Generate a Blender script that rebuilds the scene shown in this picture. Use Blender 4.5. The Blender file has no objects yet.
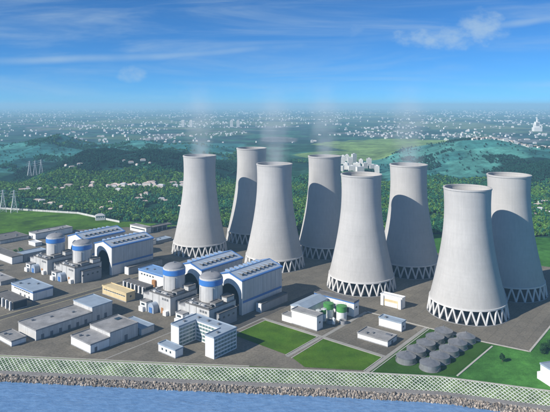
import bpy, bmesh, math, random
import numpy as np
from mathutils import Vector, Matrix

R = math.radians
random.seed(7)
rng = np.random.default_rng(7)
scene = bpy.context.scene
C = scene.collection

# ------------------------------------------------------------------ camera
CAM_H = 203.0
cam_d = bpy.data.cameras.new('camera')
cam = bpy.data.objects.new('camera', cam_d)
C.objects.link(cam)
cam.location = (0, 0, CAM_H)
cam.rotation_euler = (R(90), 0, 0)
cam_d.sensor_width = 36
cam_d.lens = 560 / 550 * 36
cam_d.shift_y = -101 / 550
cam_d.clip_start = 1
cam_d.clip_end = 200000
scene.camera = cam

# ------------------------------------------------------------------ light
SUN_AZ = 31.0      # direction the light travels to, degrees from +X
SUN_EL = 33.0
w = bpy.data.worlds.new('World')
scene.world = w
w.use_nodes = True
nt = w.node_tree
for n in list(nt.nodes):
    nt.nodes.remove(n)
N, L = nt.nodes.new, nt.links.new


def wmath(op, a, b=None, c=None, clamp=False):
    n = N('ShaderNodeMath'); n.operation = op; n.use_clamp = clamp
    for i, q in enumerate((a, b, c)):
        if q is None:
            continue
        if isinstance(q, (int, float)):
            n.inputs[i].default_value = q
        else:
            L(q, n.inputs[i])
    return n.outputs[0]


sky = N('ShaderNodeTexSky')
sky.sky_type = 'NISHITA'
sky.sun_disc = False
sky.sun_elevation = R(SUN_EL)
sky.sun_rotation = R(90 - (SUN_AZ + 180)) % (2 * math.pi)
sky.altitude = 6000
sky.air_density = 1.0
sky.dust_density = 0.0
sky.ozone_density = 4.0
gm = N('ShaderNodeGamma'); gm.inputs['Gamma'].default_value = .85      # the photograph's flat, clear azure
L(sky.outputs[0], gm.inputs['Color'])
hs = N('ShaderNodeVectorMath'); hs.operation = 'MULTIPLY'
hs.inputs[1].default_value = (.66, 1.54, 2.22)
L(gm.outputs[0], hs.inputs[0])
tc = N('ShaderNodeTexCoord')
sep = N('ShaderNodeSeparateXYZ')
L(tc.outputs['Generated'], sep.inputs[0])
ynz = wmath('MAXIMUM', wmath('ABSOLUTE', sep.outputs[1]), 0.05)
sx = wmath('DIVIDE', sep.outputs[0], ynz)      # tangent-plane coordinates of the view direction
sz = wmath('DIVIDE', sep.outputs[2], ynz)
comb = N('ShaderNodeCombineXYZ'); L(sx, comb.inputs[0]); L(sz, comb.inputs[1])


def wnoise(scl, sxyz, detail=6, rough=.55, dist=0.0):
    m = N('ShaderNodeMapping'); m.inputs['Scale'].default_value = sxyz
    L(comb.outputs[0], m.inputs[0])
    n = N('ShaderNodeTexNoise'); n.inputs['Scale'].default_value = scl
    n.inputs['Detail'].default_value = detail; n.inputs['Roughness'].default_value = rough
    n.inputs['Distortion'].default_value = dist
    L(m.outputs[0], n.inputs['Vector'])
    return n.outputs['Fac']


def wramp(f, lo, hi):
    m = N('ShaderNodeMapRange'); m.interpolation_type = 'SMOOTHSTEP'
    m.inputs[1].default_value = lo; m.inputs[2].default_value = hi
    L(f, m.inputs[0])
    return m.outputs[0]


cirrus = wmath('MULTIPLY', wramp(wnoise(2.2, (1.0, 9.0, 1), 7, .6, .6), .40, .80), .46)
# small cumulus puffs
def puff(x, z, rx, rz, k):
    dx = wmath('DIVIDE', wmath('SUBTRACT', sx, x), rx)
    dz = wmath('DIVIDE', wmath('SUBTRACT', sz, z), rz)
    r2 = wmath('ADD', wmath('MULTIPLY', dx, dx), wmath('MULTIPLY', dz, dz))
    g = wmath('SUBTRACT', 1.0, r2)
    nn = wmath('SUBTRACT', wnoise(26, (1, 1.5, 1), 6, .6), .5)
    g = wmath('ADD', g, wmath('MULTIPLY', nn, 2.6))
    return wmath('MULTIPLY', wramp(g, .0, 1.5), k)
c1 = wmath('MAXIMUM', puff(.30, .120, .105, .026, .60), puff(.372, .138, .058, .038, .60))
c1 = wmath('MAXIMUM', c1, puff(-.255, .056, .034, .018, .5))
c1 = wmath('MAXIMUM', c1, puff(.14, .135, .03, .016, .22))
# a long thin streak of high cloud
line = wmath('SUBTRACT', sz, wmath('ADD', wmath('ADD', .102, wmath('MULTIPLY', sx, .076)), wmath('MULTIPLY', wmath('MULTIPLY', sx, sx), .06)))
wob = wmath('MULTIPLY', wmath('SUBTRACT', wnoise(4, (1, 1, 1), 4), .5), .014)
dl = wmath('ABSOLUTE', wmath('ADD', line, wob))
streak = wmath('MULTIPLY', wramp(dl, .011, .0), wmath('MULTIPLY', wramp(wnoise(3, (1, .3, 1), 4), .3, .7), .5))
cl = wmath('MAXIMUM', wmath('MAXIMUM', cirrus, c1), streak)
above = wramp(sep.outputs[2], 0.0, .03)
cl = wmath('MULTIPLY', cl, above)
mix = N('ShaderNodeMix'); mix.data_type = 'RGBA'
L(cl, mix.inputs['Factor'])
L(hs.outputs[0], mix.inputs['A'])
mix.inputs['B'].default_value = (7.0, 9.0, 10.4, 1)
bg = N('ShaderNodeBackground')
bg.inputs['Strength'].default_value = 0.056
L(mix.outputs['Result'], bg.inputs['Color'])
wo = N('ShaderNodeOutputWorld')
L(bg.outputs[0], wo.inputs['Surface'])

sun_d = bpy.data.lights.new('sun', 'SUN')
sun_d.energy = 4.9
sun_d.angle = R(0.53)
sun_d.color = (1.0, .945, .86)
sun = bpy.data.objects.new('sun', sun_d)
C.objects.link(sun)
dirv = Vector((math.cos(R(SUN_AZ)), math.sin(R(SUN_AZ)), -math.tan(R(SUN_EL))))
sun.rotation_euler = dirv.to_track_quat('-Z', 'Y').to_euler()
sun.location = (-300, -200, 600)

scene.view_settings.view_transform = 'Standard'
scene.view_settings.look = 'None'
scene.view_settings.exposure = .36
scene.view_settings.gamma = 1
scene.view_settings.use_curve_mapping = False
scene.render.engine = 'CYCLES'
cy = scene.cycles
cy.use_denoising = True
cy.max_bounces = 6
cy.diffuse_bounces = 3
cy.glossy_bounces = 2
cy.transmission_bounces = 2
cy.transparent_max_bounces = 8
cy.volume_bounces = 2
cy.use_adaptive_sampling = True
cy.caustics_reflective = False
cy.caustics_refractive = False

# ------------------------------------------------------------------ materials
MATS = {}


def mat(name, col, rough=.8, var=.12, scale=.15, grain=0.0, gscale=2.0, streak=0.0, bump=0.0,
        bscale=1.0, metal=0.0, spec=.3, col2=None, objrand=0.0, lo=.35, hi=.65, rings=0.0):
    m = bpy.data.materials.new(name); m.use_nodes = True
    t = m.node_tree; n = t.nodes; b = n['Principled BSDF']
    b.inputs['Roughness'].default_value = rough
    b.inputs['Metallic'].default_value = metal
    b.inputs['Specular IOR Level'].default_value = .03 if name in ('lawn', 'lawn_dark', 'paving', 'road', 'path', 'slope_grass', 'roof_grey', 'roof_dark', 'concrete', 'rock', 'strip') else spec
    geo = n.new('ShaderNodeNewGeometry')

    def noise(s, detail=5, mapping=None, r=.6):
        q = n.new('ShaderNodeTexNoise'); q.inputs['Scale'].default_value = s
        q.inputs['Detail'].default_value = detail; q.inputs['Roughness'].default_value = r
        if mapping:
            mp = n.new('ShaderNodeMapping'); mp.inputs['Scale'].default_value = mapping
            t.links.new(geo.outputs['Position'], mp.inputs[0]); t.links.new(mp.outputs[0], q.inputs['Vector'])
        else:
            t.links.new(geo.outputs['Position'], q.inputs['Vector'])
        return q.outputs['Fac']

    def rng_(f, a, bb, lo_=.3, hi_=.7):
        q = n.new('ShaderNodeMapRange')
        q.inputs[1].default_value = lo_; q.inputs[2].default_value = hi_
        q.inputs[3].default_value = a; q.inputs[4].default_value = bb
        t.links.new(f, q.inputs[0]); return q.outputs[0]

    def mul(a, bb):
        q = n.new('ShaderNodeMath'); q.operation = 'MULTIPLY'
        t.links.new(a, q.inputs[0]); t.links.new(bb, q.inputs[1]); return q.outputs[0]
    f = rng_(noise(scale), 1 - var, 1 + var)
    if grain:
        f = mul(f, rng_(noise(gscale, 3, r=.8), 1 - grain, 1 + grain))
    if streak:
        f = mul(f, rng_(noise(1.0, 4, (.55, .55, .03)), 1 - streak, 1 + streak * .35))
    if rings:
        f = mul(f, rng_(noise(1.0, 4, (.012, .012, .55)), 1 - rings, 1 + rings))
    if name == 'rock':
        f = mul(f, rng_(geo.outputs['Random Per Island'], .45, 1.5, 0, 1))
    if name == 'paving':      # cast slabs with tarred joints
        mp = n.new('ShaderNodeMapping'); mp.inputs['Rotation'].default_value = (0, 0, -math.radians(51))
        t.links.new(geo.outputs['Position'], mp.inputs[0])
        bk = n.new('ShaderNodeTexBrick'); bk.inputs['Scale'].default_value = 1.0
        bk.inputs['Brick Width'].default_value = 14; bk.inputs['Row Height'].default_value = 9; bk.inputs['Mortar Size'].default_value = .14
        bk.inputs['Color1'].default_value = (.90, .90, .90, 1); bk.inputs['Color2'].default_value = (1.08, 1.08, 1.08, 1); bk.inputs['Mortar'].default_value = (.66, .66, .66, 1)
        t.links.new(mp.outputs[0], bk.inputs['Vector'])
        f = mul(f, bk.outputs['Color'])
        f = mul(f, rng_(noise(.008, 4, r=.7), .86, 1.12))
    if objrand:
        oi = n.new('ShaderNodeObjectInfo')
        f = mul(f, rng_(oi.outputs['Random'], 1 - objrand, 1 + objrand, 0, 1))
    vm = n.new('ShaderNodeVectorMath'); vm.operation = 'SCALE'
    if col2:
        mx = n.new('ShaderNodeMix'); mx.data_type = 'RGBA'
        mx.inputs['A'].default_value = (*col, 1); mx.inputs['B'].default_value = (*col2, 1)
        t.links.new(rng_(noise(scale * .6, 6, r=.65), 0, 1, lo, hi), mx.inputs['Factor'])
        t.links.new(mx.outputs['Result'], vm.inputs[0])
    else:
        vm.inputs[0].default_value = col
    t.links.new(f, vm.inputs['Scale'])
    t.links.new(vm.outputs[0], b.inputs['Base Color'])
    if bump:
        bp = n.new('ShaderNodeBump'); bp.inputs['Strength'].default_value = bump
        bp.inputs['Distance'].default_value = .3
        t.links.new(noise(bscale, 4), bp.inputs['Height']); t.links.new(bp.outputs[0], b.inputs['Normal'])
    MATS[name] = m
    return m


mat('white_paint', (.74, .74, .73), .7, .07, .12, streak=.16)
mat('pale_wall', (.56, .555, .54), .8, .10, .12, streak=.24)
mat('grey_wall', (.30, .305, .315), .8, .10, .1, streak=.14)
mat('hall_wall', (.46, .47, .48), .65, .07, .1, streak=.14)
mat('hall_wall_low', (.60, .60, .60), .7, .07, .1, streak=.12)
mat('beige_wall', (.62, .50, .29), .8, .08, .12, streak=.12)
mat('concrete', (.445, .435, .42), .85, .06, .04, streak=.07, grain=.03, gscale=.8, rings=.025)
mat('leg_concrete', (.60, .59, .575), .85, .06, .2)
mat('aux_wall', (.50, .50, .49), .85, .08, .12, streak=.16)
mat('roof_grey', (.29, .29, .295), .85, .24, .10, grain=.14, gscale=1.2, col2=(.24, .235, .23))
mat('roof_blue_grey', (.27, .33, .40), .6, .12, .12, grain=.06)
mat('roof_dark', (.15, .145, .14), .9, .2, .2, grain=.1)
mat('hall_roof', (.33, .385, .46), .55, .10, .1, grain=.05)
mat('blue_trim', (.06, .17, .43), .5, .08, .3)
mat('blue_roof', (.17, .30, .52), .5, .1, .2)
mat('band_blue', (.05, .19, .52), .45, .08, .3)
mat('dome', (.25, .25, .26), .6, .15, .2, grain=.05)
mat('door_tan', (.36, .18, .07), .7, .1, .5)
mat('door_grey', (.14, .15, .17), .6, .1, .5)
mat('dark_recess', (.03, .032, .036), .7, .2, .5)  # near-black: painted shade in openings; also joints, liquids, plain dark parts
mat('glass', (.03, .05, .06), .12, .1, .5, spec=.6)
mat('glass_green', (.12, .20, .20), .15, .1, .5, spec=.6)
mat('steel', (.30, .31, .32), .4, .12, .5, metal=.6, grain=.05)
mat('tank_metal', (.30, .305, .31), .45, .14, .35, metal=.4, streak=.2)
mat('tank_roof', (.29, .29, .295), .36, .2, .35, metal=.6)
mat('tank_green', (.07, .27, .06), .5, .1, .4)
mat('tank_white', (.72, .74, .72), .5, .06, .3, streak=.1)
mat('paving', (.190, .170, .135), .93, .16, .02, grain=.28, gscale=.55, bump=.1, col2=(.145, .132, .108))
mat('road', (.095, .090, .082), .9, .12, .03, grain=.2, gscale=.6)
mat('path', (.30, .29, .265), .9, .1, .1, grain=.12, gscale=.9)
mat('kerb', (.42, .40, .36), .9, .1, .2, grain=.1)
mat('road_paint', (.42, .38, .22), .9, .3, .4)
mat('lawn', (.050, .118, .008), .95, .26, .05, grain=.30, gscale=1.1, col2=(.078, .150, .012), bump=.3, bscale=2)
mat('lawn_dark', (.034, .082, .008), .95, .16, .05, grain=.30, gscale=1.1, col2=(.045, .105, .020), bump=.3, bscale=2)
mat('slope_grass', (.035, .075, .02), .95, .35, .1, grain=.4, gscale=.8, col2=(.13, .19, .07))
mat('lattice_concrete', (.52, .54, .49), .9, .30, .12, grain=.15)
mat('strip', (.23, .22, .21), .9, .14, .08, grain=.2, gscale=.6)
mat('rock', (.33, .28, .23), .9, .25, .25, grain=.2, gscale=1.5, col2=(.24, .21, .18), bump=.4, bscale=3)
mat('trunk', (.09, .06, .04), .9, .2, 1.0)
mat('leaf_a', (.085, .215, .04), .7, .25, .06, objrand=.45, spec=.08)
mat('leaf_b', (.14, .275, .06), .7, .25, .06, objrand=.45, spec=.08)
mat('leaf_c_haze', (.032, .145, .075), .7, .25, .06, objrand=.45, spec=.08)  # blue shift in the leaf colour stands in for haze
mat('leaf_hill_haze', (.016, .075, .052), .7, .25, .02, objrand=.15, spec=.08)  # hill foliage with distance haze painted in as teal
mat('leaf_dark', (.020, .062, .020), .7, .25, .3, objrand=.2, spec=.08)
mat('house_wall', (.70, .69, .66), .8, .05, .05, objrand=.12)
mat('house_roof', (.50, .41, .36), .8, .15, .1, objrand=.3)
mat('house_roof_grey', (.45, .45, .46), .8, .15, .1, objrand=.2)
mat('pylon_steel', (.62, .64, .64), .6, .06, .3)


def water_mat():
    m = bpy.data.materials.new('water'); m.use_nodes = True
    t = m.node_tree; n = t.nodes; b = n['Principled BSDF']
    b.inputs['Roughness'].default_value = .22
    b.inputs['Specular IOR Level'].default_value = .35
    geo = n.new('ShaderNodeNewGeometry')
    mp = n.new('ShaderNodeMapping'); mp.inputs['Scale'].default_value = (.45, 1, 1)
    t.links.new(geo.outputs['Position'], mp.inputs[0])
    hs_ = []
    for s, d in ((.10, 3), (.45, 5), (1.6, 4)):
        q = n.new('ShaderNodeTexNoise'); q.inputs['Scale'].default_value = s; q.inputs['Detail'].default_value = d
        t.links.new(mp.outputs[0], q.inputs['Vector']); hs_.append(q.outputs['Fac'])
    ad = n.new('ShaderNodeMath'); ad.operation = 'MULTIPLY_ADD'
    t.links.new(hs_[0], ad.inputs[0]); ad.inputs[1].default_value = 2.0; t.links.new(hs_[1], ad.inputs[2])
    ad2 = n.new('ShaderNodeMath'); ad2.operation = 'MULTIPLY_ADD'
    t.links.new(hs_[2], ad2.inputs[0]); ad2.inputs[1].default_value = .45; t.links.new(ad.outputs[0], ad2.inputs[2])
    bp = n.new('ShaderNodeBump'); bp.inputs['Strength'].default_value = .55; bp.inputs['Distance'].default_value = .9
    t.links.new(ad2.outputs[0], bp.inputs['Height']); t.links.new(bp.outputs[0], b.inputs['Normal'])
    mx = n.new('ShaderNodeMix'); mx.data_type = 'RGBA'
    mx.inputs['A'].default_value = (.105, .215, .40, 1); mx.inputs['B'].default_value = (.155, .285, .49, 1)
    r = n.new('ShaderNodeMapRange'); r.inputs[1].default_value = .35; r.inputs[2].default_value = .65
    t.links.new(hs_[1], r.inputs[0]); t.links.new(r.outputs[0], mx.inputs['Factor'])
    t.links.new(mx.outputs['Result'], b.inputs['Base Color'])
    MATS['water'] = m


water_mat()


def terrain_mat():
    m = bpy.data.materials.new('terrain'); m.use_nodes = True
    t = m.node_tree; n = t.nodes; b = n['Principled BSDF']
    b.inputs['Roughness'].default_value = .95; b.inputs['Specular IOR Level'].default_value = .02
    at = n.new('ShaderNodeAttribute'); at.attribute_name = 'land'
    geo = n.new('ShaderNodeNewGeometry')

    def noise(s, d=5, r=.65):
        q = n.new('ShaderNodeTexNoise'); q.inputs['Scale'].default_value = s; q.inputs['Detail'].default_value = d
        q.inputs['Roughness'].default_value = r
        t.links.new(geo.outputs['Position'], q.inputs['Vector'])
        return q.outputs['Fac']

    def rr(f, a, bb, lo=.35, hi=.65):
        q = n.new('ShaderNodeMapRange'); q.inputs[1].default_value = lo; q.inputs[2].default_value = hi
        q.inputs[3].default_value = a; q.inputs[4].default_value = bb
        t.links.new(f, q.inputs[0]); return q.outputs[0]

    def mul(a, bb):
        q = n.new('ShaderNodeMath'); q.operation = 'MULTIPLY'
        t.links.new(a, q.inputs[0]); t.links.new(bb, q.inputs[1]); return q.outputs[0]
    f = mul(rr(noise(.006, 6), .65, 1.35), rr(noise(.06, 6, .8), .72, 1.28))
    f = mul(f, rr(noise(.9, 3, .8), .8, 1.2))
    f = mul(f, rr(noise(.018, 5, .75), .6, 1.45))
    vm = n.new('ShaderNodeVectorMath'); vm.operation = 'SCALE'
    t.links.new(at.outputs['Color'], vm.inputs[0]); t.links.new(f, vm.inputs['Scale'])
    t.links.new(vm.outputs[0], b.inputs['Base Color'])
    MATS['terrain'] = m


terrain_mat()

# ------------------------------------------------------------------ mesh helpers


class MB:
    def __init__(s):
        s.v = []; s.f = []; s.m = []

    def add(s, vs, fs, mi=0):
        o = len(s.v); s.v += [tuple(p) for p in vs]
        s.f += [tuple(i + o for i in q) for q in fs]; s.m += [mi] * len(fs)
        return s

    def box(s, x0, x1, y0, y1, z0, z1, mi=0):
        return s.add([(x0, y0, z0), (x1, y0, z0), (x1, y1, z0), (x0, y1, z0), (x0, y0, z1), (x1, y0, z1), (x1, y1, z1), (x0, y1, z1)],
                     [(3, 2, 1, 0), (4, 5, 6, 7), (0, 1, 5, 4), (1, 2, 6, 5), (2, 3, 7, 6), (3, 0, 4, 7)], mi)

    def tube(s, a, b, r0, r1=None, n=6, mi=0):
        r1 = r0 if r1 is None else r1
        a = Vector(a); b = Vector(b); d = (b - a).normalized()
        p = d.orthogonal().normalized(); q = d.cross(p)
        vs = []
        for c, r in ((a, r0), (b, r1)):
            for i in range(n):
                t = 2 * math.pi * i / n
                vs.append(c + (p * math.cos(t) + q * math.sin(t)) * r)
        fs = [(i, (i + 1) % n, n + (i + 1) % n, n + i) for i in range(n)]
        fs += [tuple(range(n - 1, -1, -1)), tuple(range(n, 2 * n))]
        return s.add(vs, fs, mi)

    def lathe(s, prof, n=48, mi=0, cap0=False, cap1=False, a0=0):
        vs = []
        for r, z in prof:
            for i in range(n):
                t = a0 + 2 * math.pi * i / n
                vs.append((r * math.cos(t), r * math.sin(t), z))
        fs = []
        for k in range(len(prof) - 1):
            for i in range(n):
                j = (i + 1) % n
                fs.append((k * n + i, k * n + j, (k + 1) * n + j, (k + 1) * n + i))
        if cap0:
            fs.append(tuple(range(n - 1, -1, -1)))
        if cap1:
            o = (len(prof) - 1) * n; fs.append(tuple(range(o, o + n)))
        return s.add(vs, fs, mi)

    def prism(s, poly, axis, a, b, mi=0):
        """poly: 2-D outline; axis 'x': (y,z) outline run from x=a to x=b; 'z': (x,y) outline from z=a to z=b"""
        n = len(poly)
        if axis == 'x':
            vs = [(a, p, q) for p, q in poly] + [(b, p, q) for p, q in poly]
        elif axis == 'y':
            vs = [(p, a, q) for p, q in poly] + [(p, b, q) for p, q in poly]
        else:
            vs = [(p, q, a) for p, q in poly] + [(p, q, b) for p, q in poly]
        fs = [(i, (i + 1) % n, n + (i + 1) % n, n + i) for i in range(n)]
        fs += [tuple(range(n - 1, -1, -1)), tuple(range(n, 2 * n))]
        return s.add(vs, fs, mi)

    def mesh(s, name, mats, smooth=False):
        me = bpy.data.meshes.new(name)
        me.from_pydata(s.v, [], s.f)
        if isinstance(mats, str):
            mats = [mats]
        for q in mats:
            me.materials.append(MATS[q])
        if len(mats) > 1:
            me.polygons.foreach_set('material_index', s.m)
        bm = bmesh.new(); bm.from_mesh(me); bmesh.ops.recalc_face_normals(bm, faces=bm.faces); bm.to_mesh(me); bm.free()
        if smooth:
            me.polygons.foreach_set('use_smooth', [True] * len(me.polygons))
            me.set_sharp_from_angle(angle=R(35))
        me.update()
        return me


def put(name, me, parent=None, loc=(0, 0, 0), rotz=0, scale=None):
    o = bpy.data.objects.new(name, me); C.objects.link(o)
    o.location = loc
    if rotz:
        o.rotation_euler = (0, 0, rotz)
    if scale:
        o.scale = scale
    if parent:
        o.parent = parent
    return o


def build(mb, name, mats, parent=None, loc=(0, 0, 0), rotz=0, smooth=False):
    return put(name, mb.mesh(name, mats, smooth), parent, loc, rotz)


def tag(o, label=None, cat=None, group=None, kind=None):
    if label: o['label'] = label
    if cat: o['category'] = cat
    if group: o['group'] = group
    if kind: o['kind'] = kind
    return o


def thing(name, label, cat, loc=(0, 0, 0), rotz=0, group=None):
    o = put(name, None, None, loc, rotz)
    o.empty_display_size = 1
    return tag(o, label, cat, group)


def copy_tree(o, parent=None):
    c = o.copy(); C.objects.link(c); c.parent = parent
    for ch in list(o.children):
        copy_tree(ch, c)
    return c


BOXES = {}


def bx(parent, name, m, x0, x1, y0, y1, z0, z1):
    """a box part; alike boxes share their mesh"""
    d = (round(x1 - x0, 3), round(y1 - y0, 3), round(z1 - z0, 3), m)
    if d not in BOXES:
        BOXES[d] = MB().box(-d[0] / 2, d[0] / 2, -d[1] / 2, d[1] / 2, 0, d[2]).mesh(name, m)
    return put(name, BOXES[d], parent, ((x0 + x1) / 2, (y0 + y1) / 2, z0))


# site grid: u runs to the right and back, v to the right and forward
SA = R(51)
U2 = Vector((math.cos(SA), math.sin(SA), 0)); V2 = Vector((math.sin(SA), -math.cos(SA), 0)); J0 = Vector((42.2, 492.1, 0))


def W(u, v, z=0):
    p = J0 + U2 * u + V2 * v
    return Vector((p.x, p.y, z))


# ------------------------------------------------------------------ terrain
SHORE = [(-1500, 560), (-700, 500), (-222, 451), (-74, 436.5), (42, 427), (123, 418), (195, 397), (330, 340), (600, 215), (1500, -250)]


def lerp(pts, x):
    return float(np.interp(x, [p[0] for p in pts], [p[1] for p in pts]))


def ridge(X, Y, Y0, prof, wf, wb):
    xs = np.array([p[0] for p in prof]); zs = np.array([p[1] for p in prof])
    z = np.interp(X, xs, zs, left=0, right=0)
    w_ = np.where(Y < Y0, wf, wb)
    return z * np.exp(-((Y - Y0) / w_) ** 2)


def prof_px(Y0, pts):
    return [((x - 275) * Y0 / 560, max(0, CAM_H - (y - 105) * Y0 / 560)) for x, y in pts]


RIDGES = [
    (1600, prof_px(1600, [(40, 182), (52, 174), (66, 163), (82, 155), (100, 154), (120, 156), (150, 152), (175, 155), (195, 161), (215, 166), (240, 172), (262, 180)]), 190, 330),
    (2150, prof_px(2150, [(-90, 154), (-40, 149), (0, 150), (30, 143), (55, 140), (78, 146), (105, 149), (130, 144), (160, 147), (190, 146), (230, 151), (270, 157)]), 300, 350),
    (1780, prof_px(1780, [(-60, 168), (-25, 160), (5, 164), (22, 160), (45, 168), (66, 176)]), 130, 180),
    (1850, prof_px(1850, [(375, 172), (395, 164), (415, 157), (440, 150), (465, 145), (490, 142.5), (520, 146), (550, 151), (590, 150), (640, 160), (700, 172)]), 330, 420),
    (1430, prof_px(1430, [(500, 186), (512, 177), (524, 170), (537, 165), (552, 163), (580, 160), (620, 166), (660, 180)]), 110, 200),
    (1500, prof_px(1500, [(385, 184), (405, 176), (430, 172), (455, 178), (480, 184)]), 110, 150),
]


def vnoise(X, Y, s, seed):
    r = np.random.default_rng(seed); g = r.random((64, 64))
    x = X / s; y = Y / s
    xi = np.floor(x).astype(int); yi = np.floor(y).astype(int)
    fx = x - xi; fy = y - yi; fx = fx * fx * (3 - 2 * fx); fy = fy * fy * (3 - 2 * fy)
    a = g[xi % 64, yi % 64]; b = g[(xi + 1) % 64, yi % 64]; c = g[xi % 64, (yi + 1) % 64]; d = g[(xi + 1) % 64, (yi + 1) % 64]
    return (a * (1 - fx) + b * fx) * (1 - fy) + (c * (1 - fx) + d * fx) * fy


def height(X, Y):
    X = np.asarray(X, float); Y = np.asarray(Y, float)
    z = np.zeros_like(X)
    for Y0, pr, wf, wb in RIDGES:
        z = np.maximum(z, ridge(X, Y, Y0, pr, wf, wb))
    n = (vnoise(X, Y, 170, 1) - .5) * .30 + (vnoise(X, Y, 70, 2) - .5) * .22
    z = z * (1 + n)
    far = np.clip((Y - 1350) / 600, 0, 1)
    return z + far * (vnoise(X, Y, 600, 3) * 10)


FRONT = [(-900, 1130), (-542, 1100), (-367, 1050), (-278, 975), (-190, 945), (0, 905), (230, 872), (420, 852), (800, 800)]


def open_slope(X, Y, q):
    """grassy slopes with few trees: the right-hand hill and the far left hills"""
    p = vnoise(X, Y, 110, 41)
    right = (X > 300) & (Y > 1430) & (q > np.where(p > .60, .75, .03))
    left = (X < -150) & (Y > np.where(X < -700, 1620, 1830)) & (q > np.where(p > .66, .6, .03))
    return right | left


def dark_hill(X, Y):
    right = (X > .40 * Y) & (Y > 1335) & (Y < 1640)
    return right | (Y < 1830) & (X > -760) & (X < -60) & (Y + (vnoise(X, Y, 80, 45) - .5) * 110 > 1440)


def landcolor(X, Y, z):
    """what grows or stands where: grass near the site, woods, meadows, towns; haze blue mixed into hills and plain"""
    c = np.zeros(X.shape + (3,))
    c[:] = (.018, .062, .040)                                    # woodland floor
    c[Y > 2900] = (.028, .066, .070)  # far plain, haze blue put into the ground colour
    pat = vnoise(X, Y, 130, 11)
    m = (Y > 1300) & (pat > .60); c[m] = (.035, .11, .075)
    m = (Y > 1300) & (pat < .30); c[m] = (.012, .050, .042)
    m = (X > 300) & (Y > 1430) & (Y < 2400); c[m] = np.where((vnoise(X, Y, 90, 42) > .5)[m][:, None], (.062, .195, .165), (.036, .135, .125))  # right-hand slopes, teal of the haze painted into the grass
    m = (X < -150) & (Y > np.where(X < -700, 1620, 1830)) & (Y < 2900); c[m] = np.where((vnoise(X, Y, 120, 43) > .5)[m][:, None], (.060, .195, .175), (.036, .140, .135))  # far left slopes, same painted haze teal
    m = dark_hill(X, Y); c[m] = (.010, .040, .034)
    fr = np.interp(X, [p[0] for p in FRONT], [p[1] for p in FRONT])
    near = Y < fr + 6
    c[near] = (.058, .125, .010)
    right = near & (X > 60); c[right] = (.050, .150, .028)
    # pale meadows beyond the right-hand hill
    d = ((X - 640) / 520) ** 2 + ((Y - 2750) / 480) ** 2 + (vnoise(X, Y, 220, 5) - .5) * .9
    m = (d < 1) & (Y > 2150); c[m] = (.16, .25, .075)
    d = ((X - 300) / 260) ** 2 + ((Y - 2250) / 260) ** 2 + (vnoise(X, Y, 160, 6) - .5) * .9
    m = d < .8; c[m] = (.14, .22, .075)
    # plain with fields and built-up ground
    pl = Y > 3000
    q = vnoise(X, Y, 420, 8)
    m = pl & (q > .62); c[m] = (.075, .125, .075)
    q = vnoise(X, Y, 230, 9)
    m = pl & (q > .72); c[m] = (.13, .14, .14)
    q = vnoise(X, Y, 900, 10)
    m = (Y > 4500) & (q > .66); c[m] = (.13, .17, .10)
    return c


def make_terrain():
    ts = np.linspace(-1.05, 1.05, 301)
    rows = [0, .2, .5, .8, 1.0]
    Ys = [720.]
    while Ys[-1] < 115000:
        Ys.append(Ys[-1] * (1.0075 if Ys[-1] < 2600 else 1.022 if Ys[-1] < 20000 else 1.06))
    V = []
    for t in ts:
        y = 450.
        for _ in range(30):
            y = lerp(SHORE, t * y)
        col = [y + (Ys[0] - y) * k for k in rows] + Ys[1:]
        V.append([(t * q, q) for q in col])
    A = np.array(V)
    X = A[..., 0]; Y = A[..., 1]
    Z = height(X, Y)
    Z = np.where(Y < 1120, 0, Z)
    nc, nr = X.shape
    me = bpy.data.meshes.new('terrain')
    vs = np.stack([X, Y, Z], -1).reshape(-1, 3)
    idx = np.arange(nc * nr).reshape(nc, nr)
    f = np.stack([idx[:-1, :-1], idx[1:, :-1], idx[1:, 1:], idx[:-1, 1:]], -1).reshape(-1, 4)
    me.from_pydata(vs.tolist(), [], f.tolist())
    lc = landcolor(X, Y, Z).reshape(-1, 3)
    a = me.color_attributes.new('land', 'FLOAT_COLOR', 'POINT')
    a.data.foreach_set('color', np.concatenate([lc, np.ones((len(lc), 1))], 1).ravel())
    me.materials.append(MATS['terrain'])
    me.polygons.foreach_set('use_smooth', [True] * len(me.polygons))
    tag(put('terrain', me), kind='structure')


make_terrain()


def sheet(name, pts, z, m, kind='structure'):
    me = bpy.data.meshes.new(name)
    me.from_pydata([(p[0], p[1], z) for p in pts], [], [tuple(range(len(pts)))])
    me.materials.append(MATS[m])
    bm = bmesh.new(); bm.from_mesh(me)
    bmesh.ops.triangulate(bm, faces=bm.faces)
    for f in bm.faces:
        if f.normal.z < 0:
            f.normal_flip()
    bm.to_mesh(me); bm.free()
    return tag(put(name, me), kind=kind)


def uvp(*l):
    return [tuple(W(a, b)[:2]) for a, b in l]


# water
sheet('water', [(-9000, -9000), (9000, -9000), (9000, 900), (-9000, 900)], -8.0, 'water')

# paving of the plant
shore_in = [(x, lerp(SHORE, x) + 3.2) for x in (-600, -420, -222, -74, -20)]
sheet('plant_paving', shore_in + uvp((-34, 65), (74, 65), (74, 108), (80, 150), (355, 150), (353, 103), (328, -34), (305, -200), (245, -440), (182, -452), (160, -500),
                                     (78, -560), (18, -575), (-30, -690), (-60, -900)) + [(-600, 860)], .06, 'paving')

# roads and paths (light concrete) on the paving
def strip_uv(name, a, b, wd, z, m):
    a = W(*a); b = W(*b); d = (b - a).normalized(); p = Vector((-d.y, d.x, 0)) * wd / 2
    return sheet(name, [(a - p)[:2], (b - p)[:2], (b + p)[:2], (a + p)[:2]], z, m)


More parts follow.
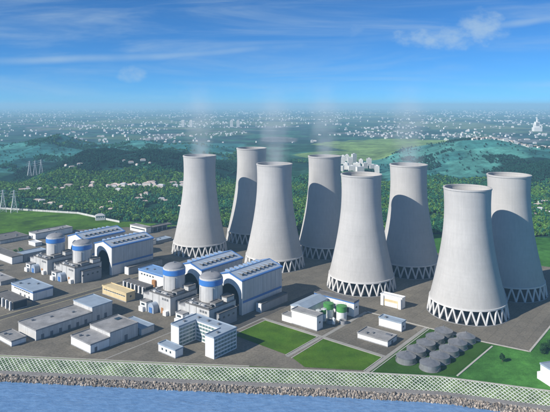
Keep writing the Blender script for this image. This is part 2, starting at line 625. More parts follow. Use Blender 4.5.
strip_uv('road', (-200, -262), (20, -262), 9, .10, 'road')
for v in (-257.2, -266.8):
    strip_uv('road_marking', (-200, v), (18, v), .8, .14, 'road_paint')
strip_uv('footpath', (-2, -70), (-2, 64), 3.4, .10, 'path')
strip_uv('footpath', (-1, 1), (74, 1), 3.4, .14, 'path')
strip_uv('footpath', (-52, 0), (-4, 0), 3.2, .14, 'path')
strip_uv('footpath', (-36, 63), (74, 63), 3.4, .18, 'path')
strip_uv('footpath', (-147, -110), (-66, -110), 1.3, .10, 'path')
strip_uv('footpath', (-48, -68), (-3, -68), 2.0, .14, 'path')
strip_uv('road', (-60, -72), (90, -72), 7, .16, 'road')

# lawns
def lawn(name, pts, m, z=.22):
    o = sheet(name, pts, z, m)
    return o


lawn('lawn', uvp((-48, -62), (-5, -62), (-5, -3), (-49.5, -3)), 'lawn')
lawn('lawn', uvp((-5, 4), (-5, 60), (-33.5, 60)) + [(53.6, 429.6), (23, 433.4)] + uvp((-51, 5)), 'lawn')
lawn('lawn', [(71, 426.5)] + uvp((-30, 67), (73, 67), (75, 121), (2, 117)) + [(123, 421)], 'lawn_dark')


def kerb(name, path, wd=.9, h=.35, m='kerb'):
    mb = MB()
    for a, b in zip(path[:-1], path[1:]):
        a = Vector((a[0], a[1], 0)); b = Vector((b[0], b[1], 0)); d = (b - a).normalized(); p = Vector((-d.y, d.x, 0)) * wd / 2
        a = a - d * .3
        q = [a - p, b - p, b + p, a + p]
        mb.prism([(c.x, c.y) for c in q], 'z', 0, h)
    return tag(build(mb, name, m), kind='structure')


kerb('kerb', uvp((75, 2), (75, 66), (75.5, 108), (81, 149.5)), 1.6)
kerb('kerb', uvp((81, 149.7), (356, 151)), 1.6)
kerb('kerb', uvp((72, 122.5), (3, 119)), 1.4)
kerb('kerb', uvp((-49.8, -2.4), (-4.6, -2.4), (-4.6, -62.4), (-48, -62.4)), .7)
kerb('kerb', uvp((-51.4, 4.6), (-4.6, 3.4), (-4.6, 60.6), (-34, 60.6)), .7)
kerb('kerb', uvp((-34, 66.4), (73.4, 66.4)), .7)
kerb('kerb', [(x, lerp(SHORE, x) + 3.0) for x in (-600, -420, -222, -150, -74, -20)], .7, .4)

# ------------------------------------------------------------------ shore: lattice slope, strip, riprap
SL = []
for x in np.arange(-560, 420, 1.0):
    SL.append(Vector((x, lerp(SHORE, x), 0)))
cum = [0]
for a, b in zip(SL[:-1], SL[1:]):
    cum.append(cum[-1] + (b - a).length)
TOT = cum[-1]


def shore_at(s):
    i = min(max(int(np.searchsorted(cum, s)) - 1, 0), len(SL) - 2)
    k = (s - cum[i]) / (cum[i + 1] - cum[i])
    j0, j1 = max(i - 12, 0), min(i + 12, len(SL) - 1)
    d = (SL[j1] - SL[j0]).normalized()
    return SL[i].lerp(SL[i + 1], k), Vector((d.y, -d.x, 0))


def shore_strip(name, prof, m, kind, n=240):
    """prof: (distance out from the top edge, z)"""
    mb = MB(); vs = []
    for i in range(n + 1):
        p, o = shore_at(TOT * i / n)
        vs += [tuple(p + o * d + Vector((0, 0, z))) for d, z in prof]
    k = len(prof)
    fs = [(i * k + j, i * k + j + 1, (i + 1) * k + j + 1, (i + 1) * k + j) for i in range(n) for j in range(k - 1)]
    mb.add(vs, fs)
    return build(mb, name, m)


SLO, SLZ = 11.5, -5.0
rev = thing('revetment', 'grassed shore slope held by a white diamond lattice above the rocks', 'revetment')
bank = shore_strip('bank', [(-.2, .03), (0, 0), (SLO, SLZ), (SLO + .3, SLZ)], 'slope_grass', None); bank.parent = rev
cap = MB(); k = 0
cp = shore_strip('capping', [(-.9, .0), (-.9, .45), (.2, .45), (.2, -.3)], 'kerb', None); cp.parent = rev
mb = MB()
pitch = 3.3; lean = 4 * pitch
nrm = Vector((0, 0, 1))
s0 = 0.
while s0 < TOT - lean - 1:
    for sgn in (1, -1):
        pts = []
        for k in range(5):
            t = k / 4
            s = s0 + (lean * t if sgn > 0 else lean * (1 - t))
            p, o = shore_at(s)
            pts.append((p + o * (SLO * t + (.10 if sgn > 0 else .13)) + Vector((0, 0, SLZ * t + (.16 if sgn > 0 else .20))), o))
        vs = []
        for p, o in pts:
            d = Vector((-o.y, o.x, 0)) * .29
            dn = Vector((0, 0, -.45))
            vs += [tuple(p - d), tuple(p + d), tuple(p + d + dn), tuple(p - d + dn)]
        fs = []
        for k in range(4):
            b0 = k * 4
            for a, b in ((0, 1), (1, 2), (2, 3), (3, 0)):
                fs.append((b0 + a, b0 + b, b0 + 4 + b, b0 + 4 + a))
        mb.add(vs, fs)
    s0 += pitch
lat = build(mb, 'lattice', 'lattice_concrete', rev); tag(lat, kind='stuff')
o = shore_strip('shore_track', [(SLO - .1, -4.94), (SLO + 4.8, -5.0), (SLO + 5.4, -5.4)], 'strip', 'structure'); tag(o, kind='structure')
o = shore_strip('rock_bed', [(SLO + 4.9, -5.2), (SLO + 12.6, -9.2)], 'roof_dark', 'structure'); tag(o, kind='structure')


def ico(sub):
    bm = bmesh.new(); bmesh.ops.create_icosphere(bm, subdivisions=sub, radius=1)
    v = np.array([q.co[:] for q in bm.verts]); f = np.array([[q.index for q in p.verts] for p in bm.faces]); bm.free()
    return v, f


def make_riprap():
    v, f = ico(1)
    VS = []; FS = []; off = 0
    n = int(TOT * 7.5)
    for i in range(n):
        s = rng.random() * (TOT - 2) + 1; t = rng.random()
        p, o = shore_at(s)
        d = SLO + 5.5 + t * 5.6
        z = -5.25 - t * 3.0
        r = .36 + rng.random() ** 2 * .75
        q = v * (1 + (rng.random((len(v), 1)) - .5) * .5) * (r * (.7 + .6 * rng.random(3)))
        a = rng.random() * 6.28; ca, sa = math.cos(a), math.sin(a)
        q = np.stack([q[:, 0] * ca - q[:, 1] * sa, q[:, 0] * sa + q[:, 1] * ca, q[:, 2]], 1)
        VS.append(q + np.array([p.x + o.x * d, p.y + o.y * d, z + r * .25])); FS.append(f + off); off += len(v)
    me = bpy.data.meshes.new('riprap')
    me.from_pydata(np.concatenate(VS).tolist(), [], np.concatenate(FS).tolist())
    me.materials.append(MATS['rock'])
    tag(put('riprap', me), 'tan and grey rocks heaped along the waterline below the slope', 'rocks', kind='stuff')


make_riprap()

# ------------------------------------------------------------------ cooling towers
TH = 122.0
def tower_r(z):
    return 21.9 * math.sqrt(1 + ((z - 103) / 69.0) ** 2)


def make_tower():
    root = thing('cooling_tower', '', 'cooling tower')
    z0 = 13.0
    pr = [(tower_r(z), z) for z in np.linspace(z0, TH - 1.6, 44)]
    inn = [(r - .9, z) for r, z in reversed(pr)]
    build(MB().lathe(pr + inn + [pr[0]], 112), 'shell', 'concrete', root, smooth=True)
    rt = tower_r(TH - 1.6)
    build(MB().lathe([(rt + .05, TH - 1.9), (rt + .5, TH - 1.4), (rt + .5, TH), (rt - 1.1, TH), (rt - 1.1, TH - 1.65), (rt + .05, TH - 1.9)], 112), 'rim', 'concrete', root, smooth=True)
    rb = tower_r(z0)
    build(MB().lathe([(rb + .55, z0 - .6), (rb + .55, z0 + .9), (rb - 1.4, z0 + .9), (rb - 1.4, z0 - .6), (rb + .55, z0 - .6)], 112), 'ring_beam', 'leg_concrete', root, smooth=True)
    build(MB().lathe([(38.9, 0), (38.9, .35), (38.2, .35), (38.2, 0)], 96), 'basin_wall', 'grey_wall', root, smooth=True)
    build(MB().lathe([(30.5, .2), (30.5, 14.3)], 72), 'fill_baffle', 'dark_recess', root, smooth=True)  # fill drum added near-black so gaps between the legs go dark
    build(MB().lathe([(.1, 15.0), (tower_r(16) - 1.2, 15.0), (tower_r(16) - 1.2, 14.2), (.1, 14.2)], 64), 'deck_baffle', 'dark_recess', root)  # disc added at fill level to block light from above
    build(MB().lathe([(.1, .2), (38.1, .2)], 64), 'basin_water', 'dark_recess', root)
    nV = 27; st = 2 * math.pi / nV
    rbm = 37.6
    for sgn in (1, -1):
        a = (rbm, 0, .2); t = sgn * st / 2
        b = ((rb - .3) * math.cos(t), (rb - .3) * math.sin(t), z0 - .2)
        me = MB().tube(a, b, .95, .85, 8).mesh('leg', 'leg_concrete', True)
        for k in range(nV):
            put('leg', me, root, (0, 0, 0), k * st + .05)
    return root


TOWERS = [  # X, Y, height, label
    (-105, 780, 133, 'pale concrete cooling tower farthest left, behind the left turbine hall of the nearer pair'),
    (-35.5, 850, 138, 'shadowed cooling tower of the back row, farthest left, peeking between two front towers'),
    (-.8, 713, 128.5, 'sunlit cooling tower right behind the long turbine hall nearest the small lawn'),
    (68.5, 772, 133, 'shadowed back-row cooling tower, second from the left of the back row'),
    (97, 630, 125.5, 'sunlit cooling tower standing behind the building with green tanks'),
    (164.5, 690, 130, 'shadowed back-row cooling tower, second from the right of the back row'),
    (189.5, 551.8, 122, 'largest sunlit cooling tower, nearest of all, behind the rows of round grey tanks'),
    (256, 613, 127, 'shadowed back-row cooling tower at the far right edge of the plant'),
]
proto = make_tower()
for i, (x, y, h, lab) in enumerate(TOWERS):
    o = proto if i == 0 else copy_tree(proto)
    o.location = (x, y, .06); o.scale = (1, 1, h / TH); o.rotation_euler = (0, 0, i * .37)
    tag(o, lab, 'cooling tower', 'cooling towers in two rows')

# ------------------------------------------------------------------ buildings: generic
def roof_slab(parent, m, lu, lv, z, x=0, y=0, over=.4, th=.5, rim=.7, name='roof'):
    mb = MB()
    a, b = lu / 2 + over, lv / 2 + over
    mb.box(x - a, x + a, y - b, y + b, z, z + th)
    e = .45
    mb.box(x - a, x - a + e, y - b, y + b, z + th, z + th + rim)
    mb.box(x + a - e, x + a, y - b, y + b, z + th, z + th + rim)
    mb.box(x - a + e, x + a - e, y - b, y - b + e, z + th, z + th + rim)
    mb.box(x - a + e, x + a - e, y + b - e, y + b, z + th, z + th + rim)
    return build(mb, name, m, parent)


def on_face(parent, name, m, lu, lv, face, s, z0, wd, ht, d=.3, x=0, y=0, into=.15):
    """a flat piece on face F (towards -u; s from its left end) or R (towards +v; s from its near end)"""
    if face == 'F':
        yy = y + lv / 2 - s
        return bx(parent, name, m, x - lu / 2 - d + into, x - lu / 2 + into, yy - wd / 2, yy + wd / 2, z0, z0 + ht)
    xx = x - lu / 2 + s
    return bx(parent, name, m, xx - wd / 2, xx + wd / 2, y - lv / 2 - into, y - lv / 2 + d - into, z0, z0 + ht) if False else \
        bx(parent, name, m, xx - wd / 2, xx + wd / 2, y - lv / 2 - d + into, y - lv / 2 + into, z0, z0 + ht)


def window(parent, lu, lv, face, s, z0, wd, ht, glass='glass', frame='white_paint', x=0, y=0):
    o = on_face(parent, 'window', glass, lu, lv, face, s, z0, wd, ht, .24, x, y)
    # sill as a sub-part
    if face == 'F':
        bx(o, 'sill', frame, -.32, -.06, -wd / 2 - .15, wd / 2 + .15, -.22, 0)
    else:
        bx(o, 'sill', frame, -wd / 2 - .15, wd / 2 + .15, -.32, -.06, -.22, 0)
    return o


def bld(name, label, u0, u1, v0, v1, h, wall='white_paint', roof='roof_grey', fascia=None, cat='building', group=None, doorsR=(), doorsF=(), winF=(), winR=(), gear=0, seed=1):
    lu, lv = u1 - u0, v1 - v0
    t = thing(name, label, cat, W((u0 + u1) / 2, (v0 + v1) / 2, .06), SA, group)
    bx(t, 'wall', wall, -lu / 2, lu / 2, -lv / 2, lv / 2, 0, h)
    bx(t, 'plinth', 'grey_wall', -lu / 2 - .12, lu / 2 + .12, -lv / 2 - .12, lv / 2 + .12, 0, .7)
    if fascia:
        mb = MB(); a, b = lu / 2 + .25, lv / 2 + .25
        mb.box(-a, a, -b, b, h - 1.1, h + .02)
        build(mb, 'fascia', fascia, t)
    roof_slab(t, roof, lu, lv, h + .02)
    for s, wd, ht in doorsF:
        on_face(t, 'door', 'door_grey', lu, lv, 'F', s, .05, wd, ht)
    for s, wd, ht in doorsR:
        on_face(t, 'door', 'door_grey', lu, lv, 'R', s, .05, wd, ht)
    for s, z, wd, ht in winF:
        window(t, lu, lv, 'F', s, z, wd, ht)
    for s, z, wd, ht in winR:
        window(t, lu, lv, 'R', s, z, wd, ht)
    rr = random.Random(seed)
    for k in range(gear):
        x = rr.uniform(-lu / 2 + 3, lu / 2 - 3); y = rr.uniform(-lv / 2 + 3, lv / 2 - 3)
        a, b, c = rr.uniform(.7, 1.4), rr.uniform(.7, 1.4), rr.uniform(.9, 1.6)
        bx(t, 'roof_vent', 'steel', x - a, x + a, y - b, y + b, h + .52, h + .52 + c)
    return t


def block(t, x0, x1, y0, y1, h, wall, roof, z0=0.0):
    """a further block of the same building with its own flat roof"""
    bx(t, 'wall', wall, x0, x1, y0, y1, z0, h)
    roof_slab(t, roof, x1 - x0, y1 - y0, h + .02, (x0 + x1) / 2, (y0 + y1) / 2, .3, .4, .6)


# ------------------------------------------------------------------ turbine halls
def make_hall():
    LU, LV, H, RISE = 62.0, 35.0, 33.0, 5.0
    t = thing('turbine_hall', '', 'turbine hall')
    a, b = LU / 2, LV / 2
    # front wall with arched opening (outline in y,z)
    oh, sp, top = 12.6, 14.0, 27.5
    cy_ = -.8
    arch = [(cy_ + oh * math.cos(q), sp + (top - sp) * math.sin(q)) for q in np.linspace(0, math.pi, 21)]
    left = [(b, 0), (b, H), (0, H + RISE), (-b, H), (-b, 0), (cy_ - oh, 0)]
    outline = left + [(p, q) for p, q in reversed(arch)] + [(cy_ + oh, 0)]
    build(MB().prism(outline, 'x', -a, -a + 1.2), 'front_wall', 'white_paint', t)
    # arch reveal, a tunnel with its shade painted near-black behind the opening
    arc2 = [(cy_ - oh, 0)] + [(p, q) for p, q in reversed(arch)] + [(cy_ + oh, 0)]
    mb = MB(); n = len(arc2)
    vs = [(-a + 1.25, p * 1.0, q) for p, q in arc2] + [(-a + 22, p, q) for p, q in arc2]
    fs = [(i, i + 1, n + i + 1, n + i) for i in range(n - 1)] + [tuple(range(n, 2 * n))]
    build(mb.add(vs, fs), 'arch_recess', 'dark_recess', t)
    # side walls and back
    for s in (-1, 1):
        y0, y1 = (-b, -b + .8) if s < 0 else (b - .8, b)
        bx(t, 'side_wall', 'hall_wall', -a + 1.2, a - .8, y0, y1, 13.5, H)
        bx(t, 'lower_wall', 'hall_wall_low', -a + 1.2, a - .8, y0, y1, 0, 11.3)
        yb0, yb1 = (-b - .2, -b + .6) if s < 0 else (b - .6, b + .2)
        bx(t, 'blue_stripe', 'blue_trim', -a + 1.2, a - .8, yb0, yb1, 11.3, 13.5)
        # thin cladding ribs
        for k in range(9):
            x = -a + 4 + k * (LU - 8) / 8
            yy0, yy1 = (-b - .14, -b) if s < 0 else (b, b + .14)
            bx(t, 'cladding_rib', 'hall_wall', x - .22, x + .22, yy0, yy1, 13.6, H - .5)
    back = [(b, 0), (b, H), (0, H + RISE), (-b, H), (-b, 0)]
    build(MB().prism(back, 'x', a - .8, a), 'back_wall', 'hall_wall', t)
    # roof slopes
    th = .6
    for s in (-1, 1):
        y1 = s * (b + .7); z1 = H - .7 * RISE / b
        poly = [(0, H + RISE + .05), (y1, z1 + .05), (y1, z1 + .05 + th), (0, H + RISE + .05 + th)]
        sl = build(MB().prism(poly, 'x', -a - .5, a + .5), 'roof_slope', 'hall_roof', t)
        # raised blue edges: eave and both verges
        poly = [(y1 - s * 1.5, z1 + 1.5 * RISE / b + .4), (y1 + s * .12, z1 - .35), (y1 + s * .12, z1 + .75), (y1 - s * 1.5, z1 + 1.5 * RISE / b + .95)]
        build(MB().prism(poly, 'x', -a - .6, a + .6), 'eave_trim', 'blue_trim', t)
        for xe0, xe1 in ((-a - .75, -a + .3), (a - .3, a + .75)):
            poly = [(0, H + RISE - .1), (s * (b + .85), z1 - .2), (s * (b + .85), z1 + .95), (0, H + RISE + .98)]
            build(MB().prism(poly, 'x', xe0, xe1), 'verge_trim', 'blue_trim', t)
        # ventilator boxes
        for k in range(8):
            x = -a + 8 + k * (LU - 16) / 7
            yc = s * 8.2; zc = H + RISE * (1 - 8.2 / b) + th
            mbv = MB()
            sl_ = RISE / b
            q = [(yc - 3.6, -3.6 * -s * sl_), (yc + 3.6, 3.6 * -s * sl_), (yc + 3.3, 1.3), (yc - 3.3, 1.3)]
            q = [(p, zc + z) for p, z in q]
            mbv.prism(q, 'x', x - 1.25, x + 1.25)
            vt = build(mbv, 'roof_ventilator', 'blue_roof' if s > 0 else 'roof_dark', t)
            bx(vt, 'cowl', 'hall_roof', x - 1.45, x + 1.45, yc - 3.6, yc + 3.6, zc + 1.3, zc + 1.55)
    bx(t, 'ridge_cap', 'blue_roof', -a - .5, a + .5, -.9, .9, H + RISE + .4, H + RISE + 1.0)
    return t


hall = make_hall()
HALLS = [(21.5, -105, 'grey turbine hall with arched end, nearest the square lawn'),
         (20.5, -160, 'turbine hall with arched end in front of the farthest left cooling tower'),
         (17.5, -311, 'nearer turbine hall of the far left pair, arched white end'),
         (17.5, -371, 'farthest turbine hall of the far left pair, beside the green field')]
for i, (u, v, lab) in enumerate(HALLS):
    o = hall if i == 0 else copy_tree(hall)
    o.location = W(u, v, .06); o.rotation_euler = (0, 0, SA)
    tag(o, lab, 'turbine hall', 'turbine halls in two pairs')

# ------------------------------------------------------------------ reactors
def make_reactor():
    t = thing('reactor_containment', '', 'containment')
    r = 11.0
    build(MB().lathe([(r, 14), (r, 32.6)], 56), 'cylinder_wall', 'pale_wall', t, smooth=True)
    build(MB().lathe([(r, 32.6), (r + .45, 32.6), (r + .45, 37.6), (r, 37.6)], 56), 'blue_band', 'band_blue', t, smooth=True)
    build(MB().lathe([(r + .1, 37.6), (r + .1, 38.8), (r - .5, 39.0)], 56), 'dome_ring', 'pale_wall', t, smooth=True)
    pr = [((r - .5) * math.cos(q), 39.0 + 4.2 * math.sin(q)) for q in np.linspace(0, math.pi / 2 - .02, 12)]
    build(MB().lathe(pr, 56, cap1=True), 'dome', 'dome', t, smooth=True)
    build(MB().lathe([(1.0, 43.2), (1.0, 44.3), (.1, 44.6)], 14), 'dome_vent', 'steel', t, smooth=True)
    mb = MB()
    for q in (-2.2, -1.0, .4, 1.7, 2.9):
        mb.tube((r * math.cos(q) * 1.02, r * math.sin(q) * 1.02, 17), (r * math.cos(q) * 1.02, r * math.sin(q) * 1.02, 31), .28, .28, 6)
    build(mb, 'service_pipes', 'steel', t)
    return t


def make_aux():
    t = thing('auxiliary_building', '', 'building')
    W_ = 'aux_wall'; G = 'roof_dark'
    block(t, -22, 13, -20, 12, 17, W_, G)
    block(t, -21, 9, 12.6, 22.5, 13, W_, 'roof_grey')
    block(t, -15, 9, -25.5, -20.6, 12.5, 'grey_wall', G)
    block(t, 2, 12, -19, -10, 21.5, W_, G, 17.6)
    block(t, -13, -3, -19, -12, 20.0, 'grey_wall', G, 17.6)
    # porch in steps with a curved awning
    block(t, -29, -22.5, 7.5, 17.5, 8.5, 'white_paint', 'roof_grey')
    bx(t, 'step_block', 'white_paint', -32, -29.2, 9.5, 16, 0, 4.6)
    bx(t, 'porch_window', 'glass', -29.3, -29.0, 10.2, 15.2, 5.4, 7.2)
    arc = [(1.6 + 4.4 * math.cos(q), 5.0 + 4.4 * math.sin(q)) for q in np.linspace(0, math.pi, 15)]
    build(MB().prism([(6.0, 0)] + arc + [(-2.8, 0)], 'x', -28.5, -22.1), 'barrel_porch', 'hall_roof', t, smooth=True)
    bx(t, 'barrel_door', 'blue_trim', -28.8, -28.45, -.6, 3.8, .1, 5.2)
    bx(t, 'low_block', 'white_paint', -25.5, -22.1, -17.5, -12.8, 0, 4.4)
    bx(t, 'door', 'door_tan', -22.3, -22.0, -9.6, -6.6, .1, 5.4)
    bx(t, 'wall_joint', 'dark_recess', -22.06, -21.9, -3.4, -3.0, 0, 17)
    bx(t, 'wall_joint', 'dark_recess', -22.06, -21.9, 6.3, 6.7, 0, 17)
    for k in range(4):
        bx(t, 'window', 'glass', -16 + k * 6.3, -13.6 + k * 6.3, -25.62, -25.4, 7.6, 9.3)
    for k in range(3):
        bx(t, 'louvre', 'steel', -22.2, -21.95, -17 + k * 3.4, -14.6 + k * 3.4, 13.2, 15.2)
    rr = random.Random(5)
    spots = [(-18, 8), (-19, 2), (-17.5, -4), (-19, -10), (-15, -16.5), (10, 7), (-14, 10), (-17, -7), (-20, 5.5)]
    for x, y in spots:
        a, b, c = rr.uniform(.8, 1.7), rr.uniform(.8, 1.8), rr.uniform(1, 2.3)
        bx(t, 'roof_unit', rr.choice(['steel', 'pale_wall', 'grey_wall', 'dark_recess']), x - a, x + a, y - b, y + b, 17.45, 17.45 + c)
    mb = MB()
    mb.tube((-20.5, -18, 18.3), (-20.5, 10, 18.3), .45); mb.tube((-16.6, -18, 18.6), (-16.6, 9, 18.6), .35)
    for y in range(-17, 10, 5):
        mb.tube((-20.5, y, 17.4), (-20.5, y, 18.3), .25); mb.tube((-16.6, y, 17.4), (-16.6, y, 18.6), .25)
    build(mb, 'roof_pipes', 'steel', t)
    for x, y in ((-8, 17), (-2, 18), (4, 16.5), (-14, 18)):
        bx(t, 'roof_unit', 'pale_wall', x - 1.3, x + 1.3, y - 1, y + 1, 13.45, 15.0)
    # transformer yard wall beside the hall
    bx(t, 'link_duct', 'grey_wall', 13.2, 20, -4, 4, 0, 12)
    return t


reactor = make_reactor(); aux = make_aux()
UNITS = [(-31, -108, 'nearest the square lawn, behind the offices', 'nearest right'),
         (-32, -160, 'beside the beige store, left in its pair', 'second'),
         (-36, -320, 'in the far left pair, the nearer of the two', 'third'),
         (-38, -376, 'in the far left pair, farthest left of all', 'fourth')]
for i, (u, v, lab, _) in enumerate(UNITS):
    o = reactor if i == 0 else copy_tree(reactor)
    o.location = W(u, v, .06); o.rotation_euler = (0, 0, SA)
    tag(o, 'round blue-banded reactor building ' + lab, 'containment', 'domed reactor buildings')
    o = aux if i == 0 else copy_tree(aux)
    o.location = W(u, v, .06); o.rotation_euler = (0, 0, SA)
    tag(o, 'blocky pale building round the reactor ' + lab, 'building', 'auxiliary buildings at the reactors')

# low annexes beside the halls
def annex(label, u0, u1, v0, v1, h):
    t = bld('annex', label, u0, u1, v0, v1, h, 'grey_wall', 'roof_dark', group='low annexes beside the halls')
    lu, lv = u1 - u0, v1 - v0
    bx(t, 'end_pier', 'white_paint', -lu / 2 - 1.6, -lu / 2 - .4, -lv / 2 - .3, lv / 2 + .3, 0, h + .9)
    return t


annex('low grey annex with white end pier between turbine hall and square lawn', 9, 50, -84, -78, 7.5)
annex('low grey annex with white end pier along the far left pair of halls', 2, 52, -287, -280, 7.5)

# ------------------------------------------------------------------ other plant buildings
dR = lambda n, l, wd=2.6, ht=4.2: [(l * (k + .7) / (n + .4), wd, ht) for k in range(n)]
t = bld('warehouse', 'long low warehouse with grey roof and white end, taller block at its back', -164, -109.5, -217, -186, 8.3, 'pale_wall', 'roof_grey', None,
        'warehouse', doorsR=dR(6, 54), gear=3)
block(t, 27.5, 49.5, -15.5, 16.5, 12.8, 'pale_wall', 'roof_blue_grey')
for s in (34, 42):
    bx(t, 'door', 'door_grey', s - 1.3, s + 1.3, -15.75, -15.4, 0, 4.4)
t = bld('warehouse', 'stepped warehouse nearest the shore lattice, white low end facing left', -149, -131, -156, -127, 7, 'white_paint', 'roof_grey', None, 'warehouse',
        doorsR=[(5, 2.4, 4.2)], gear=2)
block(t, 9.5, 38, -14.6, 15, 11, 'pale_wall', 'roof_grey')
block(t, 40, 54, -17, 13.5, 5, 'pale_wall', 'roof_blue_grey')
bx(t, 'door', 'door_grey', 24, 27, -14.85, -14.5, 0, 5)
bx(t, 'skylight', 'glass', 30, 35, 4, 9, 11.45, 11.9)
bld('hut', 'small low white hut at the bottom left edge by the shore slope', -183, -170.5, -216, -190.5, 4, 'white_paint', 'roof_grey', None, 'hut', gear=2)
bld('workshop', 'white workshop with blue roof edge, in front of the far left reactors', -117, -95, -327, -281, 9.5, 'white_paint', 'roof_blue_grey', 'blue_trim', 'workshop',
    doorsF=[(20, 3, 3.6), (29, 3, 3.6), (38, 3, 3.6)], winF=[(8 + 4.2 * k, 6.4, 3.0, 1.1) for k in range(8)], gear=3)
bld('store_building', 'beige store building with a thin window strip beside the row of white fins', -58, -47, -246, -204, 8.5, 'beige_wall', 'beige_wall', None, 'building',
    winF=[(4 + 3.8 * k, 5.4, 3.2, .9) for k in range(10)], winR=[(5.5, 4, 2, 2)])


def fin_house(label, u0, u1, v0, v1, h, n):
    t = bld('pump_house', label, u0, u1, v0, v1, h - 1.2, 'dark_recess', 'roof_dark', None, 'pump house')
    lu, lv = u1 - u0, v1 - v0
    for k in range(n):
        y = lv / 2 - (k + .6) * lv / n
        bx(t, 'fin', 'white_paint', -lu / 2 - 2.2, -lu / 2 - .5, y - .9, y + .9, 0, h)
    return t


fin_house('dark pump house with five tall white fins beside the beige store', -32, -22, -246, -206, 8.5, 6)
fin_house('dark pump house with white fins cut by the left picture edge', -142, -128, -312, -272, 8.5, 5)
t = bld('control_building', 'white building with blue roof behind the left reactor of the nearer pair', -6, 14, -252, -206, 13.5, 'white_paint', 'blue_roof', 'blue_trim', 'building',
        winF=[(6 + 5 * k, 8.8, 2.6, 1.5) for k in range(5)], gear=2)
bx(t, 'stair_box', 'door_tan', -12.5, -10, -9, -4, 0, 7)

# U-shaped office
def make_office():
    u0, u1, v0, v1, h = -95, -66, -91, -42, 16.5
    lu, lv = u1 - u0, v1 - v0
    t = thing('office_block', 'white U-shaped office block with rows of greenish windows near the lawn', 'office', W((u0 + u1) / 2, (v0 + v1) / 2, .06), SA)
    a, b = lu / 2, lv / 2
    wgs = [('back_wing', a - 9.5, a, -b, b), ('wing', -a, a - 9.5, b - 10, b), ('wing', -a + 2.5, a - 9.5, -b, -b + 10)]
    for i, (nm, x0, x1, y0, y1) in enumerate(wgs):
        o = bx(t, nm, 'white_paint', x0, x1, y0, y1, 0, h - .02 * i)
    poly = [(-a - .3, b + .3), (-a - .3, b - 10.3), (a - 9.8, b - 10.3), (a - 9.8, -b + 10.3), (-a + 2.2, -b + 10.3), (-a + 2.2, -b - .3), (a + .3, -b - .3), (a + .3, b + .3)]
    build(MB().prism(poly, 'z', h + .02, h + .6), 'roof', 'roof_blue_grey', t)
    mb = MB()
    for p, q in zip(poly, poly[1:] + poly[:1]):
        d = Vector((q[0] - p[0], q[1] - p[1], 0)).normalized(); nn = Vector((-d.y, d.x, 0)) * .5
        mb.prism([p, q, (q[0] + nn.x, q[1] + nn.y), (p[0] + nn.x, p[1] + nn.y)], 'z', h + .62, h + 1.35)
    build(mb, 'parapet', 'roof_blue_grey', t)
    zs = [1.2 + 3.05 * k for k in range(5)]
    for z in zs:
        for k in range(8):      # back wing, court side
            y = -b + 11.6 + k * 3.6
            if y < b - 11:
                bx(t, 'window', 'glass_green', a - 9.66, a - 9.4, y - 1.5, y + 1.5, z, z + 1.75)
        for k in range(7):      # outer right side
            x = -a + 4.9 + k * 3.6
            bx(t, 'window', 'glass_green', x - 1.5, x + 1.5, -b - .16, -b + .1, z, z + 1.75)
        for k in range(5):      # left wing, court side
            x = -a + 2.4 + k * 3.6
            bx(t, 'window', 'glass_green', x - 1.5, x + 1.5, b - 10.16, b - 9.9, z, z + 1.75)
        for yy in (b - 5, ):
            pass
    bx(t, 'entrance', 'door_grey', a - 9.8, a - 9.38, -1.6, 1.6, 0, 1.1)
    for x, y in ((a - 5, 4), (a - 4.5, -8), (-4, b - 5), (-3, -b + 5), (a - 5, 16)):
        bx(t, 'roof_unit', 'steel', x - 1.1, x + 1.1, y - .9, y + .9, h + .62, h + 1.9)
    return t


make_office()
bld('gatehouse', 'small white gatehouse with three windows in front of the U-shaped offices', -111, -103, -88, -67, 6, 'white_paint', 'roof_blue_grey', None, 'gatehouse',
    winF=[(5, 2.6, 1.7, 1.7), (10, 2.6, 1.7, 1.7), (15, 2.6, 1.7, 1.7)])

# water treatment group with green tanks
t = bld('treatment_building', 'white stepped building in front of the green-topped tanks', 5, 14.5, -38.5, -10, 12.5, 'white_paint', 'roof_grey', None, 'building', winR=[(4.5, 6, 2, 1.6)])
block(t, -4.6, 4.2, 14.4, 25.8, 5.6, 'white_paint', 'roof_grey')
t = thing('gabled_shed', 'long grey-roofed shed beside the green-topped tanks', 'shed', W(30, -38, .06), SA)
bx(t, 'wall', 'white_paint', -14.5, 22, -8, 9.5, 0, 12)
build(MB().prism([(-8.5, 11.9), (-8.5, 12.5), (.75, 15.2), (10, 12.5), (10, 11.9)], 'x', -15, 22.4), 'roof', 'roof_blue_grey', t)
bx(t, 'door', 'door_grey', 2, 6, -8.2, -7.9, 0, 5)
t = bld('filter_house', 'white building with blue roof edge right behind the two green tanks', 54, 63, -47, -1, 14, 'white_paint', 'roof_dark', 'blue_trim', 'building',
        winR=[(4.5, 8, 3, 1.5)], winF=[(24 + 5 * k, 3.5, 2.6, 5) for k in range(4)])


def green_tank(label, u, v, r, h, k, group):
    t = thing('process_tank', label, 'tank', W(u, v, .06), 0, group)
    build(MB().lathe([(r, 0), (r, h * .62)], 36), 'shell', 'tank_white', t, smooth=True)
    build(MB().lathe([(r + .06, h * .62), (r + .06, h)], 36), 'green_band', 'tank_green', t, smooth=True)
    build(MB().lathe([(r + .25, h), (r + .25, h + .3), (r * .55, h + .9), (.2, h + 1.1)], 36, cap1=True), 'tank_cap', k, t, smooth=True)
    mb = MB()
    for q in range(0, 360, 30):
        a = R(q); mb.tube((r * .98 * math.cos(a), r * .98 * math.sin(a), h + .3), (r * .98 * math.cos(a), r * .98 * math.sin(a), h + 1.5), .07, .07, 4)
    mb.lathe([(r * .98 + .07, h + 1.45), (r * .98 + .07, h + 1.6), (r * .98 - .07, h + 1.6), (r * .98 - .07, h + 1.45), (r * .98 + .07, h + 1.45)], 36)
    build(mb, 'railing', 'steel', t)
    return t


